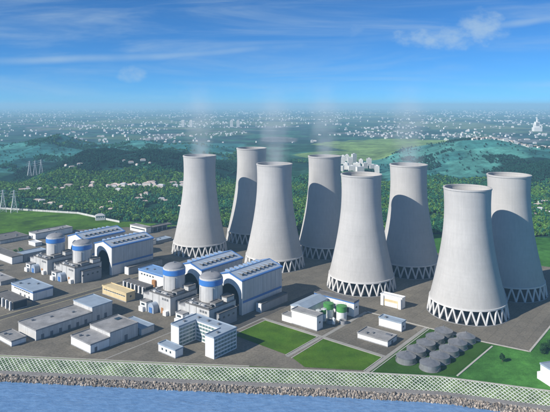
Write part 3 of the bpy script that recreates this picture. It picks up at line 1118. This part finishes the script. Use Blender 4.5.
green_tank('tall white tank with green top, the left one of the big pair', 41, -21.5, 4.9, 12.5, 'tank_green', 'green-topped tanks')
green_tank('tall white tank with green top, the right one of the big pair', 43, -8, 4.9, 12.5, 'tank_green', 'green-topped tanks')
for k, (u, v) in enumerate(((18.5, -23.5), (24.3, -21.5), (30, -19.5))):
    green_tank('small white tank with green band, %s of three in a row' % ('nearest', 'middle', 'farthest')[k], u, v, 2.5, 10.6, 'tank_white', 'small green-banded tanks')
t = thing('silo', 'thin white silo standing by the path before the green tanks', 'silo', W(25.5, -5.5, .06))
build(MB().lathe([(1.5, 1.5), (1.5, 6.6), (.3, 7.6)], 20, cap0=True, cap1=True), 'shell', 'tank_white', t, smooth=True)
for q in range(4):
    a = q * math.pi / 2 + .4
    build(MB().tube((1.2 * math.cos(a), 1.2 * math.sin(a), 0), (1.2 * math.cos(a), 1.2 * math.sin(a), 1.7), .16), 'leg', 'steel', t)
for k, (u, v) in enumerate(((28.5, -11.5), (35, -1.5))):
    t = thing('open_tank', 'low open round tank of dark concrete, %s' % ('beside the thin white silo', 'right of the thin white silo')[k], 'tank', W(u, v, .06))
    build(MB().lathe([(3.4, 0), (3.4, 3.2), (3.0, 3.2), (3.0, .4)], 30), 'ring_wall', 'grey_wall', t, smooth=True)
    build(MB().lathe([(3.0, 1.6), (.1, 1.6)], 30), 'liquid', 'dark_recess', t)
    bx(t, 'bridge', 'steel', -3.4, 3.4, -.3, .3, 3.25, 3.5)

# portal building, blue-grey box and flat store
t = bld('portal_building', 'white portal-shaped building in front of the middle cooling tower', 102, 109, 1.7, 25.2, 10.2, 'white_paint', 'white_paint', None, 'building')
bx(t, 'portal_recess', 'beige_wall', -3.9, -3.3, -7.6, 7.6, .1, 7.0)
bx(t, 'portal_door', 'white_paint', -4.1, -3.85, -6.9, 6.9, .1, 4.6)
for y in (-9.6, 9.6):
    bx(t, 'pier', 'white_paint', -5.0, -3.4, y - 1.6, y + 1.6, 0, 9.9)
bld('box_store', 'white box building with blue-grey roof left of the round tanks', 51, 59.5, 27.2, 49.8, 7.4, 'white_paint', 'roof_blue_grey', None, 'building', winR=[(4, 3, 2, 1.6)], gear=1)
t = bld('flat_store', 'low white store with wide flat grey roof and dark roof hatch', 15, 31.5, 26, 55, 4.2, 'white_paint', 'roof_grey', None, 'building', doorsR=[(8, 3, 3)], gear=2)
bx(t, 'roof_hatch', 'door_grey', 3.4, 6.4, -11.5, -6, 4.75, 5.3)

# round storage tanks in two rows
def make_tank():
    t = thing('storage_tank', '', 'tank')
    r = 7.7
    build(MB().lathe([(r + .5, 0), (r + .5, .5), (r, .5), (r, 4.4)], 48), 'shell', 'tank_metal', t, smooth=True)
    build(MB().lathe([(r + .15, 4.3), (r + .15, 4.65), (r - .1, 4.7), (r * .5, 6.7), (.4, 7.9)], 48, cap1=True), 'cone_roof', 'tank_roof', t, smooth=True)
    build(MB().lathe([(.55, 7.8), (.55, 8.5), (.1, 8.65)], 12), 'roof_vent', 'steel', t, smooth=True)
    mb = MB()
    for k in range(10):
        a = k * .085; a2 = (k + 1) * .085
        mb.box((r + .1) * math.cos(a), (r + .9) * math.cos(a), (r + .1) * math.sin(a) - .35, (r + .1) * math.sin(a) + .35, .2 + k * .42, .3 + k * .42)
    build(mb, 'stair', 'steel', t)
    return t


tk = make_tank()
names5 = ('nearest the shore', 'second from the shore', 'in the middle of its row', 'fourth from the shore', 'farthest from the shore')
n = 0
for row, v in (('left', 79.5), ('right', 99)):
    for k in range(5):
        o = tk if n == 0 else copy_tree(tk)
        n += 1
        o.location = W(1 + 16.6 * k + (0 if row == 'left' else .5), v + k * .9 - 1, .22); o.rotation_euler = (0, 0, 2.1 + n * .5)
        tag(o, 'round grey tank with cone roof in the %s row, %s' % (row, names5[k]), 'tank', 'storage tanks in two rows on the lawn')

# building cut by the right edge
t = thing('shore_building', 'white building with pale blue roof cut by the right picture edge', 'building', (214, 410, .06), R(16))
bx(t, 'wall', 'white_paint', -17, 26, -10, 11, 0, 5.2)
bx(t, 'upper_wall', 'white_paint', -14, 26, -7, 11, 5.2, 10)
bx(t, 'lower_roof', 'blue_roof', -17.4, 26.4, -10.4, -7.02, 5.22, 5.7)
roof_slab(t, 'roof_blue_grey', 40, 18, 10.02, 6, 2)
for k in range(6):
    bx(t, 'window', 'glass', -12 + k * 6, -9 + k * 6, -7.15, -6.9, 7, 8.6)
    bx(t, 'door' if k == 2 else 'window', 'glass', -14 + k * 6, -11 + k * 6, -10.15, -9.9, .6 if k == 2 else 1.8, 3.6)

# upper left buildings
bld('long_shed', 'long grey-roofed shed with white end at the edge of the green field', 19, 80, -553, -533, 8.5, 'white_paint', 'roof_grey', None, 'shed', doorsF=[(10, 4, 5)], gear=4)
bld('low_shed', 'low dark-roofed shed in front of the green field, left of the long shed', -27, 16, -590, -548, 4.5, 'pale_wall', 'roof_dark', None, 'shed', gear=4)
bld('store_hall', 'long white store at the left edge, level with the far left reactors', -66, -52, -510, -431, 8.8, 'white_paint', 'roof_dark', None, 'building', gear=2)
bld('grey_store', 'grey flat-roofed store between the left edge and the far left reactor', -50, -18, -450, -433, 8.5, 'grey_wall', 'roof_blue_grey', None, 'building', doorsR=dR(3, 30))
bld('hut', 'small white hut below the white end of the long shed', -2, 8, -513, -494, 4.5, 'white_paint', 'white_paint', None, 'hut')
bld('low_store', 'low grey store at the left edge beside the blue-edged workshop', -114, -98, -410, -358, 3.6, 'grey_wall', 'roof_grey', None, 'building', gear=3)
bld('control_office', 'white building with one long window strip by the woodland behind the halls', 148, 158, -476, -435, 9, 'white_paint', 'roof_grey', None, 'office',
    winF=[(5 + 3.9 * k, 4.8, 3.7, 1.6) for k in range(9)])
t = thing('open_shed', 'open-sided dark shed on posts beside the white strip-windowed building', 'shed', W(182, -443, .06), SA)
roof_slab(t, 'roof_dark', 40, 12, 6.6)
for x in (-19, -9.5, 0, 9.5, 19):
    for y in (-5.4, 5.4):
        bx(t, 'post', 'pale_wall', x - .45, x + .45, y - .45, y + .45, 0, 6.6)
bx(t, 'back_wall', 'grey_wall', -19.5, 19.5, 5.5, 5.9, 0, 6.4)
bld('low_store', 'low grey flat store behind the far left turbine halls', 119, 146, -388, -372, 3.4, 'grey_wall', 'roof_blue_grey', None, 'building', gear=2)
t = bld('switch_house', 'small grey switch house with white end behind the nearer far-left hall', 108, 116, -378, -371, 6.5, 'white_paint', 'roof_grey', None, 'building')

# perimeter wall of the field
def perimeter_wall():
    t = thing('perimeter_wall', 'long pale wall between the green field and the woodland', 'wall')
    pts = [(-760, 1112), (-542, 1094), (-367, 1044), (-300, 990), (-268, 966)]
    for a, b in zip(pts[:-1], pts[1:]):
        a = Vector((*a, 0)); b = Vector((*b, 0)); d = b - a; n_ = max(1, int(d.length / 22))
        for k in range(n_):
            p = a + d * (k + .5) / n_; ang = math.atan2(d.y, d.x); ln = d.length / n_
            o = bx(t, 'wall_panel', 'pale_wall', -ln / 2 + .3, ln / 2 - .3, -.25, .25, 0, 3.4); o.location = (p.x, p.y, 0); o.rotation_euler = (0, 0, ang)
            q = a + d * k / n_
            o = bx(t, 'pier', 'white_paint', -.5, .5, -.5, .5, 0, 4.0); o.location = (q.x, q.y, 0); o.rotation_euler = (0, 0, ang)


perimeter_wall()
t = thing('field_house', 'small white house with hipped roof at the end of the field wall', 'house', (-309, 990, 0), R(20))
bx(t, 'wall', 'white_paint', -8, 8, -5, 5, 0, 8)
build(MB().add([(-8.6, -5.6, 8), (8.6, -5.6, 8), (8.6, 5.6, 8), (-8.6, 5.6, 8), (-3, 0, 11.5), (3, 0, 11.5)], [(0, 1, 5, 4), (1, 2, 5), (2, 3, 4, 5), (3, 0, 4), (3, 2, 1, 0)]), 'roof', 'house_roof_grey', t)
for k in range(4):
    bx(t, 'window', 'glass', -6.6 + k * 3.6, -5 + k * 3.6, -5.1, -4.9, 4.6, 6.4)

# ------------------------------------------------------------------ pylons
def make_pylon(label, x, y, z, h, base):
    t = thing('power_pylon', label, 'pylon', (x, y, z), .5, 'power pylons')
    wz = lambda q: base * (1 - q) ** 1.35 * .5 + .55
    hs_ = [0, .18, .34, .48, .6, .7, .8, .9, 1.0]
    for sx_ in (-1, 1):
        for sy_ in (-1, 1):
            mb = MB()
            for a, b in zip(hs_[:-1], hs_[1:]):
                mb.tube((sx_ * wz(a), sy_ * wz(a), a * h), (sx_ * wz(b), sy_ * wz(b), b * h), .42, .36, 5)
            build(mb, 'leg', 'pylon_steel', t)
    mb = MB()
    for a, b in zip(hs_[:-1], hs_[1:]):
        A, B = wz(a), wz(b)
        for (p, q) in (((-1, -1), (1, -1)), ((1, -1), (1, 1)), ((1, 1), (-1, 1)), ((-1, 1), (-1, -1))):
            mb.tube((p[0] * A, p[1] * A, a * h), (q[0] * B, q[1] * B, b * h), .22, .22, 4)
            mb.tube((q[0] * A, q[1] * A, a * h), (p[0] * B, p[1] * B, b * h), .22, .22, 4)
            mb.tube((p[0] * B, p[1] * B, b * h), (q[0] * B, q[1] * B, b * h), .2, .2, 4)
    tag(build(mb, 'bracing', 'pylon_steel', t))
    for q, ln in ((.70, 7.5), (.82, 9.0), (.94, 6.0)):
        mb = MB()
        for s in (-1, 1):
            mb.tube((0, 0, q * h), (s * ln, 0, q * h), .45, .15, 5)
            mb.tube((0, 0, (q + .045) * h), (s * ln, 0, q * h), .25, .15, 5)
            mb.tube((s * ln, 0, q * h), (s * ln, 0, q * h - 2.2), .2, .12, 5)
        build(mb, 'cross_arm', 'pylon_steel', t)


make_pylon('white lattice pylon at the left edge of the picture behind the field', -516, 1062, 0, 42, 11)
make_pylon('white lattice pylon behind the field, right of the one at the picture edge', -493, 1058, 0, 42, 11)
for k, px in enumerate((29.5, 35, 41)):
    Yp = 1545 + 6 * k
    make_pylon('far white pylon before the left hills, %s of three' % ('leftmost', 'middle', 'rightmost')[k], (px - 275) * Yp / 560, Yp, float(height([(px - 275) * Yp / 560], [Yp])[0]), 46, 11)

# ------------------------------------------------------------------ trees
def leaf_crown(rx, rz, zc, n, size, seed, lobes=9, conical=0.0):
    r = np.random.default_rng(seed)
    cs = []
    for i in range(lobes):
        d = r.normal(size=3); d /= np.linalg.norm(d); d[2] *= .9
        k = .58 * r.random() ** .4
        cs.append((d * k, .36 + .26 * r.random()))
    VS = []; FS = []
    for i in range(n):
        c, rad = cs[i % lobes]
        d = r.normal(size=3); d /= np.linalg.norm(d)
        p = c + d * rad * (.75 + .3 * r.random())
        if conical:
            p[:2] *= (1 - conical * (p[2] + .9) / 2)
        q = np.array([p[0] * rx, p[1] * rx, zc + p[2] * rz])
        nrm_ = d * .8 + r.normal(size=3) * .55 + np.array([0, 0, .35]); nrm_ /= np.linalg.norm(nrm_)
        t1 = np.cross(nrm_, r.normal(size=3)); t1 /= np.linalg.norm(t1); t2 = np.cross(nrm_, t1)
        s = size * (.6 + .8 * r.random())
        o = len(VS)
        VS += [q + t1 * s, q + t2 * s * .7, q - t1 * s * .9, q - t2 * s * .75]
        FS.append((o, o + 1, o + 2, o + 3))
    return [tuple(v) for v in VS], FS


def trunk_mb(h, r):
    mb = MB()
    mb.tube((0, 0, -.3), (.1, .05, h * .55), r, r * .6, 6)
    for a in (0.3, 2.2, 4.4):
        mb.tube((.1, .05, h * .45), (h * .2 * math.cos(a), h * .2 * math.sin(a), h * .75), r * .5, r * .2, 5)
    return mb


TREE_KINDS = []
for k, (rx, rz, h, lm, con) in enumerate(((3.6, 3.8, 9, 'leaf_a', 0), (4.2, 3.5, 8.5, 'leaf_b', 0), (2.9, 5.2, 11.5, 'leaf_c_haze', .5), (3.9, 4.3, 10, 'leaf_c_haze', 0), (3.2, 3.2, 7.6, 'leaf_b', 0), (3.4, 4.2, 10, 'leaf_hill_haze', .2))):
    TREE_KINDS.append((rx, rz, h, lm, con))
tpl = bpy.data.collections.new('tree_templates')
CROWN = []; TRUNK = []
for k, (rx, rz, h, lm, con) in enumerate(TREE_KINDS):
    vs, fs = leaf_crown(rx, rz, h - rz, 110, .95, 20 + k, 9, con)
    mb = trunk_mb(h, .3); nt_ = len(mb.f)
    mb.add(vs, fs, 1)
    me = bpy.data.meshes.new('tree_template'); me.from_pydata(mb.v, [], mb.f)
    me.materials.append(MATS['trunk']); me.materials.append(MATS[lm])
    me.polygons.foreach_set('material_index', mb.m)
    ob = bpy.data.objects.new('tree_template_%d' % k, me); tpl.objects.link(ob)
    vs, fs = leaf_crown(rx, rz, h - rz, 240, .72, 40 + k, 11, con)
    me = bpy.data.meshes.new('crown'); me.from_pydata(vs, [], fs); me.materials.append(MATS[lm]); CROWN.append(me)
    TRUNK.append(trunk_mb(h, .3).mesh('trunk', 'trunk'))


def gn_scatter():
    g = bpy.data.node_groups.new('wood_scatter', 'GeometryNodeTree')
    g.interface.new_socket('Geometry', in_out='INPUT', socket_type='NodeSocketGeometry')
    g.interface.new_socket('Geometry', in_out='OUTPUT', socket_type='NodeSocketGeometry')
    n = g.nodes; gi = n.new('NodeGroupInput'); go = n.new('NodeGroupOutput')
    ci = n.new('GeometryNodeCollectionInfo'); ci.inputs['Collection'].default_value = tpl
    ci.inputs['Separate Children'].default_value = True; ci.inputs['Reset Children'].default_value = True
    ip = n.new('GeometryNodeInstanceOnPoints'); ip.inputs['Pick Instance'].default_value = True

    def attr(nm, ty):
        a = n.new('GeometryNodeInputNamedAttribute'); a.data_type = ty; a.inputs[0].default_value = nm
        return [s for s in a.outputs if s.enabled and s.name == 'Attribute'][0]
    g.links.new(gi.outputs[0], ip.inputs['Points'])
    g.links.new(ci.outputs[0], ip.inputs['Instance'])
    g.links.new(attr('pick', 'INT'), ip.inputs['Instance Index'])
    g.links.new(attr('size', 'FLOAT_VECTOR'), ip.inputs['Scale'])
    g.links.new(attr('turn', 'FLOAT_VECTOR'), ip.inputs['Rotation'])
    g.links.new(ip.outputs[0], go.inputs[0])
    return g


GN = gn_scatter()


def wood(name, pts, sizes, picks, label):
    me = bpy.data.meshes.new(name); me.from_pydata([tuple(p) for p in pts], [], [])
    a = me.attributes.new('pick', 'INT', 'POINT'); a.data.foreach_set('value', np.asarray(picks, np.int32))
    a = me.attributes.new('size', 'FLOAT_VECTOR', 'POINT'); a.data.foreach_set('vector', np.asarray(sizes, np.float32).ravel())
    rot = np.zeros((len(pts), 3), np.float32); rot[:, 2] = rng.random(len(pts)) * 6.28
    a = me.attributes.new('turn', 'FLOAT_VECTOR', 'POINT'); a.data.foreach_set('vector', rot.ravel())
    o = put(name, me); m = o.modifiers.new('scatter', 'NODES'); m.node_group = GN
    tag(o, label, 'woodland', kind='stuff')
    return o


def front_y(X):
    return np.interp(X, [p[0] for p in FRONT], [p[1] for p in FRONT])


VILLAGE = []   # filled below with house spots kept clear of trees


def near_village(X, Y):
    m = np.zeros(len(X), bool)
    for vx, vy, vr in VILLAGE:
        m |= (X - vx) ** 2 + (Y - vy) ** 2 < vr * vr
    return m


HOUSE_MESH = []
for k, (a, b, h, rf) in enumerate(((7, 5, 6, 'house_roof'), (10, 6, 9, 'house_roof_grey'), (6, 6, 13, 'house_roof_grey'), (14, 6, 7, 'house_roof'))):
    mb = MB().box(-a, a, -b, b, -3, h)
    if k == 2:
        mb.box(-a - .3, a + .3, -b - .3, b + .3, h, h + .8, 1); mb.box(-2, 2, -2, 2, h + .8, h + 3, 0)
    else:
        mb.add([(-a - .6, -b - .6, h), (a + .6, -b - .6, h), (a + .6, b + .6, h), (-a - .6, b + .6, h), (-a * .6, 0, h + 3.2), (a * .6, 0, h + 3.2)],
               [(0, 1, 5, 4), (1, 2, 5), (2, 3, 4, 5), (3, 0, 4)], 1)
    for z in np.arange(1.2, h - 1.6, 3.0):
        for x in np.arange(-a + 2, a - 1, 3.2):
            mb.box(x - .7, x + .7, -b - .08, -b + .1, z, z + 1.5, 2)
    HOUSE_MESH.append(mb.mesh('house', ['house_wall', rf, 'glass']))


def house(k, X, Y, s, label, group, rz=None, cat='house', name='house'):
    z = float(height([X], [Y])[0]) if Y > 1120 else 0
    o = put(name, HOUSE_MESH[k], None, (X, Y, z), rz if rz is not None else random.uniform(-.6, .6), (s, s, s))
    tag(o, label, cat, group)
    return o


def pX(px, Y):
    return (px - 275) * Y / 560


# village street between woodland and hill (left)
for i in range(44):
    px = random.uniform(110, 185) if i < 32 else random.uniform(20, 110)
    Y = 1335 + random.gauss(0, 14) + (px - 145) * .3
    X = pX(px, Y); VILLAGE.append((X, Y, 11))
    house(random.choice((0, 0, 3, 1)), X, Y, random.uniform(.5, .85), 'small pale house in the village strip between woodland and dark hill', 'village houses below the dark hill')
for i, (px, py) in enumerate(((38, 199), (42, 200), (45, 203), (52, 202), (62, 205))):
    Y = 113680 / (py - 105 + 3); X = pX(px, Y); VILLAGE.append((X, Y, 13))
    house((3, 1, 0, 3, 0)[i], X, Y, .65, 'pale house among the woodland trees behind the green field', 'houses in the wood behind the field')
for i, (px, py) in enumerate(((124, 178), (131, 177), (137, 179), (143, 176), (150, 178), (72, 170), (66, 172), (80, 169))):
    Y = 1500 - i % 3 * 15; X = pX(px, Y); VILLAGE.append((X, Y, 13))
    house((0, 3)[i % 2], X, Y, .5, 'tiny pale house on the lower slope of the dark hill', 'houses on the dark hill slope')
for i in range(16):
    px = random.uniform(100, 185) if i < 12 else random.uniform(285, 470)
    Y = random.uniform(1030, 1300); X = pX(px, Y); VILLAGE.append((X, Y, 12))
    house(random.choice((0, 0, 1, 3)), X, Y, random.uniform(.5, .75), 'pale house half hidden in the woodland behind the %s' % ('halls' if i < 12 else 'cooling towers'), 'scattered woodland houses')
for i in range(12):
    Y = 1010 + random.uniform(0, 160); X = pX(random.uniform(525, 560), Y); VILLAGE.append((X, Y, 12))
    house(random.choice((0, 1, 3)), X, Y, .6, 'pale house among the trees at the right edge', 'houses in the right-hand wood')

# trees: nearest row as individuals, the mass as stuff
def scatter(n, y0, y1, tmax=.72):
    t = (rng.random(n) * 2 - 1) * tmax
    y = np.sqrt(rng.random(n) * (y1 ** 2 - y0 ** 2) + y0 ** 2)
    return t * y, y


X, Y = scatter(62000, 850, 1440)
k = (Y > front_y(X) + 14) & (vnoise(X, Y, 60, 21) > .14) & ~near_village(X, Y)
X, Y = X[k], Y[k]
Z = np.where(Y < 1120, 0, height(X, Y))
sz = .5 + .55 * rng.random(len(X)); S3 = np.stack([sz, sz, sz * (.85 + .3 * rng.random(len(X)))], 1)
pk = np.where(vnoise(X, Y, 90, 22) + (rng.random(len(X)) - .5) * .5 > .5, rng.integers(0, 2, len(X)), rng.integers(2, 5, len(X)))
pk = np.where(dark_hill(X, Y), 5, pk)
wood('woodland', np.stack([X, Y, Z], 1), S3, pk, 'dense green woodland stretching behind the plant to the hills')
X, Y = scatter(85000, 1380, 2300)
Z = height(X, Y)
k = ((Z > 14) | (vnoise(X, Y, 150, 23) > .5)) & ~near_village(X, Y) & (vnoise(X, Y, 45, 24) > .25)
X, Y, Z = X[k], Y[k], Z[k]
lc = landcolor(X, Y, Z); k = (lc[:, 0] < .1) & ~open_slope(X, Y, rng.random(len(X)))
X, Y, Z = X[k], Y[k], Z[k]
sz = .6 + .45 * rng.random(len(X)); S3 = np.stack([sz * 1.2, sz * 1.2, sz * .8], 1)
pk = np.where(vnoise(X, Y, 160, 25) > .55, rng.integers(0, 4, len(X)), rng.integers(2, 4, len(X)))
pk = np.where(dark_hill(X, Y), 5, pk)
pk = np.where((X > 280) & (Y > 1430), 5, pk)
wood('hill_forest', np.stack([X, Y, Z], 1), S3, pk, 'haze-tinted green forest covering the hills behind the plant')


def tree(X, Y, k, s, label, group, name='tree', z=0.0):
    t = thing(name, label, 'tree', (X, Y, z), random.random() * 6.28, group)
    t.scale = (s, s, s)
    put('trunk', TRUNK[k], t); put('crown', CROWN[k], t)
    return t


lastx = -700
for i in range(150):
    x = -640 + i * 8.2 + random.uniform(-2.5, 2.5)
    y = float(front_y(x)) + random.uniform(4, 13)
    if not (-.55 < x / y < .55):
        continue
    tree(x, y, random.randrange(5), random.uniform(.7, 1.15), 'green tree in the front row of the woodland edge', 'trees along the woodland edge')

# trees and shrubs on the site
def site_tree(u, v, k, s, lab, name='tree'):
    p = W(u, v); return tree(p.x, p.y, k, s, lab, None, name)


TRUNK_D = trunk_mb(6, .25).mesh('trunk', 'trunk')
def dense_crown(rx, rz, zc, n, seed, m):
    vs, fs = leaf_crown(rx, rz, zc, n, .42, seed, 13)
    me = bpy.data.meshes.new('crown'); me.from_pydata(vs, [], fs); me.materials.append(MATS[m]); return me


def lawn_tree(u, v, rx, rz, h, lab, seed, m='leaf_dark'):
    p = W(u, v); t = thing('tree', lab, 'tree', (p.x, p.y, 0))
    o = put('trunk', TRUNK_D, t); o.scale = (1, 1, h / 6.5)
    put('crown', dense_crown(rx, rz, h - rz, 620, seed, m), t)


lawn_tree(48, 138, 2.5, 3.4, 7.6, 'lone dark green tree on the light lawn at right', 3)
for i, (u, v, r_, h) in enumerate(((92, 159, 4, 7), (101, 162, 5, 8), (110, 164, 4.6, 8.5), (84, 158.5, 3, 5))):
    lawn_tree(u, v, r_, h * .5, h, 'dark bushy tree beside the paving at the right edge, %s' % ('second from the front', 'third from the front', 'farthest back', 'nearest and smallest')[i], 10 + i)
for i, (u, v) in enumerate(((-38, -480), (-32, -474), (-44, -492), (-28, -485), (-82, -440), (-92, -420))):
    lawn_tree(u, v, 3.4, 3.2, 6.6, ('dark green tree behind the long white store at left, %s' % ('second from right', 'rightmost', 'leftmost', 'farthest back')[i]) if i < 4 else ('small green tree in front of the long white store, %s' % ('farther', 'nearer')[i - 4]), 20 + i, 'leaf_a')

# ------------------------------------------------------------------ far towns
LT = 'small white building scattered in the hazy far town'
for i in range(250):
    while True:
        q = random.random()
        Y = 2900 + 5200 * q ** 1.6
        px = random.uniform(-10, 560)
        X = pX(px, Y)
        dens = float(vnoise(np.array([X]), np.array([Y]), 700, 31)[0]) + (.35 if px > 440 and Y < 5000 else 0)
        if ((X - 640) / 520) ** 2 + ((Y - 2750) / 480) ** 2 < .9:
            continue
        if dens > .45 + random.random() * .3:
            break
    house(random.choice((0, 1, 1, 2, 2, 3)), X, Y, random.uniform(.45, 1.05) * (Y / 3600) ** .5, LT, 'white buildings of the far towns', cat='building', name='town_building')
for i in range(30):      # along the crest of the right-hand hill
    px = 476 + 78 * i / 29 + random.uniform(-1.2, 1.2); Y = 1862 + random.uniform(-14, 16); X = pX(px, Y)
    house(random.choice((0, 1, 3)), X, Y, random.uniform(.5, .85), 'white house in the row along the crest of the right hill', 'white houses on the right hill crest', name='crest_house')
HR = []
for k, (a, b, h) in enumerate(((8, 7, 34), (7, 7, 26), (12, 7, 20))):
    mb = MB().box(-a, a, -b, b, -3, h); mb.box(-a - .3, a + .3, -b - .3, b + .3, h, h + 1, 1); mb.box(-3, 3, -2.5, 2.5, h + 1, h + 4, 0)
    for z in np.arange(2, h - 2, 3.4):
        for x in np.arange(-a + 1.8, a - .8, 3.0):
            mb.box(x - .8, x + .8, -b - .1, -b + .1, z, z + 1.7, 2)
    HR.append(mb.mesh('tower_block', ['house_wall', 'house_roof_grey', 'glass']))
for i, (px, py, k) in enumerate(((343, 160, 0), (347, 157, 1), (350, 162, 0), (354, 158, 0), (357, 164, 2), (361, 162, 1), (365, 166, 1), (369, 163, 0), (373, 166, 2), (352, 167, 2), (346, 166, 1), (360, 168, 2), (377, 169, 1), (340, 167, 2))):
    Y = 113680 / (py - 105 + 5); X = pX(px, Y)
    o = put('tower_block', HR[k], None, (X, Y, float(height([X], [Y])[0])), random.uniform(-.5, .3), (.95, .95, .8))
    tag(o, 'white high-rise block in the cluster behind the middle cooling towers', 'tower block', 'white high-rise cluster')
Y = 4200; X = pX(537, Y)
t = thing('landmark_tower', 'large white stepped tower standing out of the far town at right', 'tower', (X, Y, float(height([X], [Y])[0])))
bx(t, 'podium', 'house_wall', -30, 30, -20, 20, -4, 30); bx(t, 'shaft', 'house_wall', -15, 15, -14, 14, 30, 72)
build(MB().tube((0, 0, 72), (0, 0, 112), 7, 1.0, 8), 'spire', 'house_wall', t); bx(t, 'shoulder', 'house_wall', -24, -15.1, -12, 12, 30, 52)
for k in range(4):
    bx(t, 'window', 'glass', -12 + k * 6.5, -8 + k * 6.5, -14.3, -13.9, 40, 66)
# twin white buildings between the left towers
for i, px in enumerate((183, 191, 231.5, 238)):
    Y = 5000; X = pX(px, Y)
    o = put('tower_block', HR[0], None, (X, Y, float(height([X], [Y])[0])), 0, (1.6, 1.6, 1.7))
    tag(o, 'bright white block in the far plain above the left towers, %s from left' % ('first', 'second', 'third', 'fourth')[i], 'tower block')


def distant_town():
    mb = MB(); r = random.Random(3); n_ = 0
    while n_ < 2600:
        Y = 3200 * (26000 / 3200) ** r.random(); X = r.uniform(-.62, .62) * Y
        if float(vnoise(np.array([X]), np.array([Y]), 330, 33)[0]) < .50 + .25 * r.random():
            continue
        if ((X - 640) / 520) ** 2 + ((Y - 2750) / 480) ** 2 < 1.1:
            continue
        s = (Y / 4000) ** .7
        a, b, h = r.uniform(2.5, 6.5) * s, r.uniform(2.5, 6) * s, r.uniform(4, 10) * s
        z = float(height([X], [Y])[0])
        mb.box(X - a, X + a, Y - b, Y + b, z - 3, z + h, r.choice((0, 0, 2, 3))); mb.box(X - a - .4, X + a + .4, Y - b - .4, Y + b + .4, z + h, z + h + 1.2, 1); n_ += 1
    tag(build(mb, 'distant_town', ['house_wall', 'house_roof_grey', 'grey_wall', 'pale_wall']), 'countless pale buildings of the town fading into the hazy plain', 'town', kind='stuff')


distant_town()

# ------------------------------------------------------------------ steam
def steam_mat():
    m = bpy.data.materials.new('steam'); m.use_nodes = True
    t = m.node_tree; n = t.nodes; n.remove(n['Principled BSDF'])
    v = n.new('ShaderNodeVolumePrincipled'); v.inputs['Color'].default_value = (.97, .98, 1, 1)
    tc_ = n.new('ShaderNodeTexCoord'); sp_ = n.new('ShaderNodeSeparateXYZ'); t.links.new(tc_.outputs['Object'], sp_.inputs[0])

    def mm(op, a, b):
        q = n.new('ShaderNodeMath'); q.operation = op
        for i, k in enumerate((a, b)):
            if isinstance(k, (int, float)):
                q.inputs[i].default_value = k
            else:
                t.links.new(k, q.inputs[i])
        return q.outputs[0]
    r2 = mm('SQRT', mm('ADD', mm('MULTIPLY', sp_.outputs[0], sp_.outputs[0]), mm('MULTIPLY', sp_.outputs[1], sp_.outputs[1])), 0)
    rad = mm('ADD', 19.0, mm('MULTIPLY', sp_.outputs[2], .12))
    edge = mm('SUBTRACT', 1.0, mm('DIVIDE', r2, rad))
    nz = n.new('ShaderNodeTexNoise'); nz.inputs['Scale'].default_value = .05; nz.inputs['Detail'].default_value = 3
    t.links.new(tc_.outputs['Object'], nz.inputs['Vector'])
    body = mm('MAXIMUM', mm('ADD', edge, mm('MULTIPLY', mm('SUBTRACT', nz.outputs['Fac'], .55), 1.6)), 0.0)
    fade = mm('MAXIMUM', mm('SUBTRACT', 1.0, mm('DIVIDE', sp_.outputs[2], 105.0)), 0.0)
    t.links.new(mm('MULTIPLY', mm('MULTIPLY', body, fade), .024), v.inputs['Density'])
    t.links.new(v.outputs[0], [q for q in n if q.type == 'OUTPUT_MATERIAL'][0].inputs['Volume'])
    MATS['steam'] = m


steam_mat()
sm = MB().lathe([(.5, -3), (19, -3), (24, 30), (28, 70), (32, 104), (.5, 104)], 24).mesh('steam_plume', 'steam')
for i, lab in ((0, 'the farthest left tower'), (2, 'the tower behind the nearer turbine halls'), (3, 'the second tower of the back row'), (5, 'the third tower of the back row')):
    x, y, h, _ = TOWERS[i]
    o = put('steam_plume', sm, None, (x, y, h))
    tag(o, 'faint white steam rising from ' + lab, 'steam', 'faint steam plumes', 'stuff')

# ------------------------------------------------------------------ haze
def haze():
    mb = MB().box(-135000, 135000, -9500, 130000, -11, 262)
    m = bpy.data.materials.new('haze'); m.use_nodes = True
    t = m.node_tree
    t.nodes.remove(t.nodes['Principled BSDF'])
    v = t.nodes.new('ShaderNodeVolumePrincipled')
    v.inputs['Color'].default_value = (.44, .76, 1.0, 1)
    v.inputs['Density'].default_value = 1.0e-4
    v.inputs['Anisotropy'].default_value = 0.0
    t.links.new(v.outputs[0], [n for n in t.nodes if n.type == 'OUTPUT_MATERIAL'][0].inputs['Volume'])
    MATS['haze'] = m
    tag(build(mb, 'haze', 'haze'), 'pale blue haze lying over the whole plain', 'haze', kind='stuff')


haze()
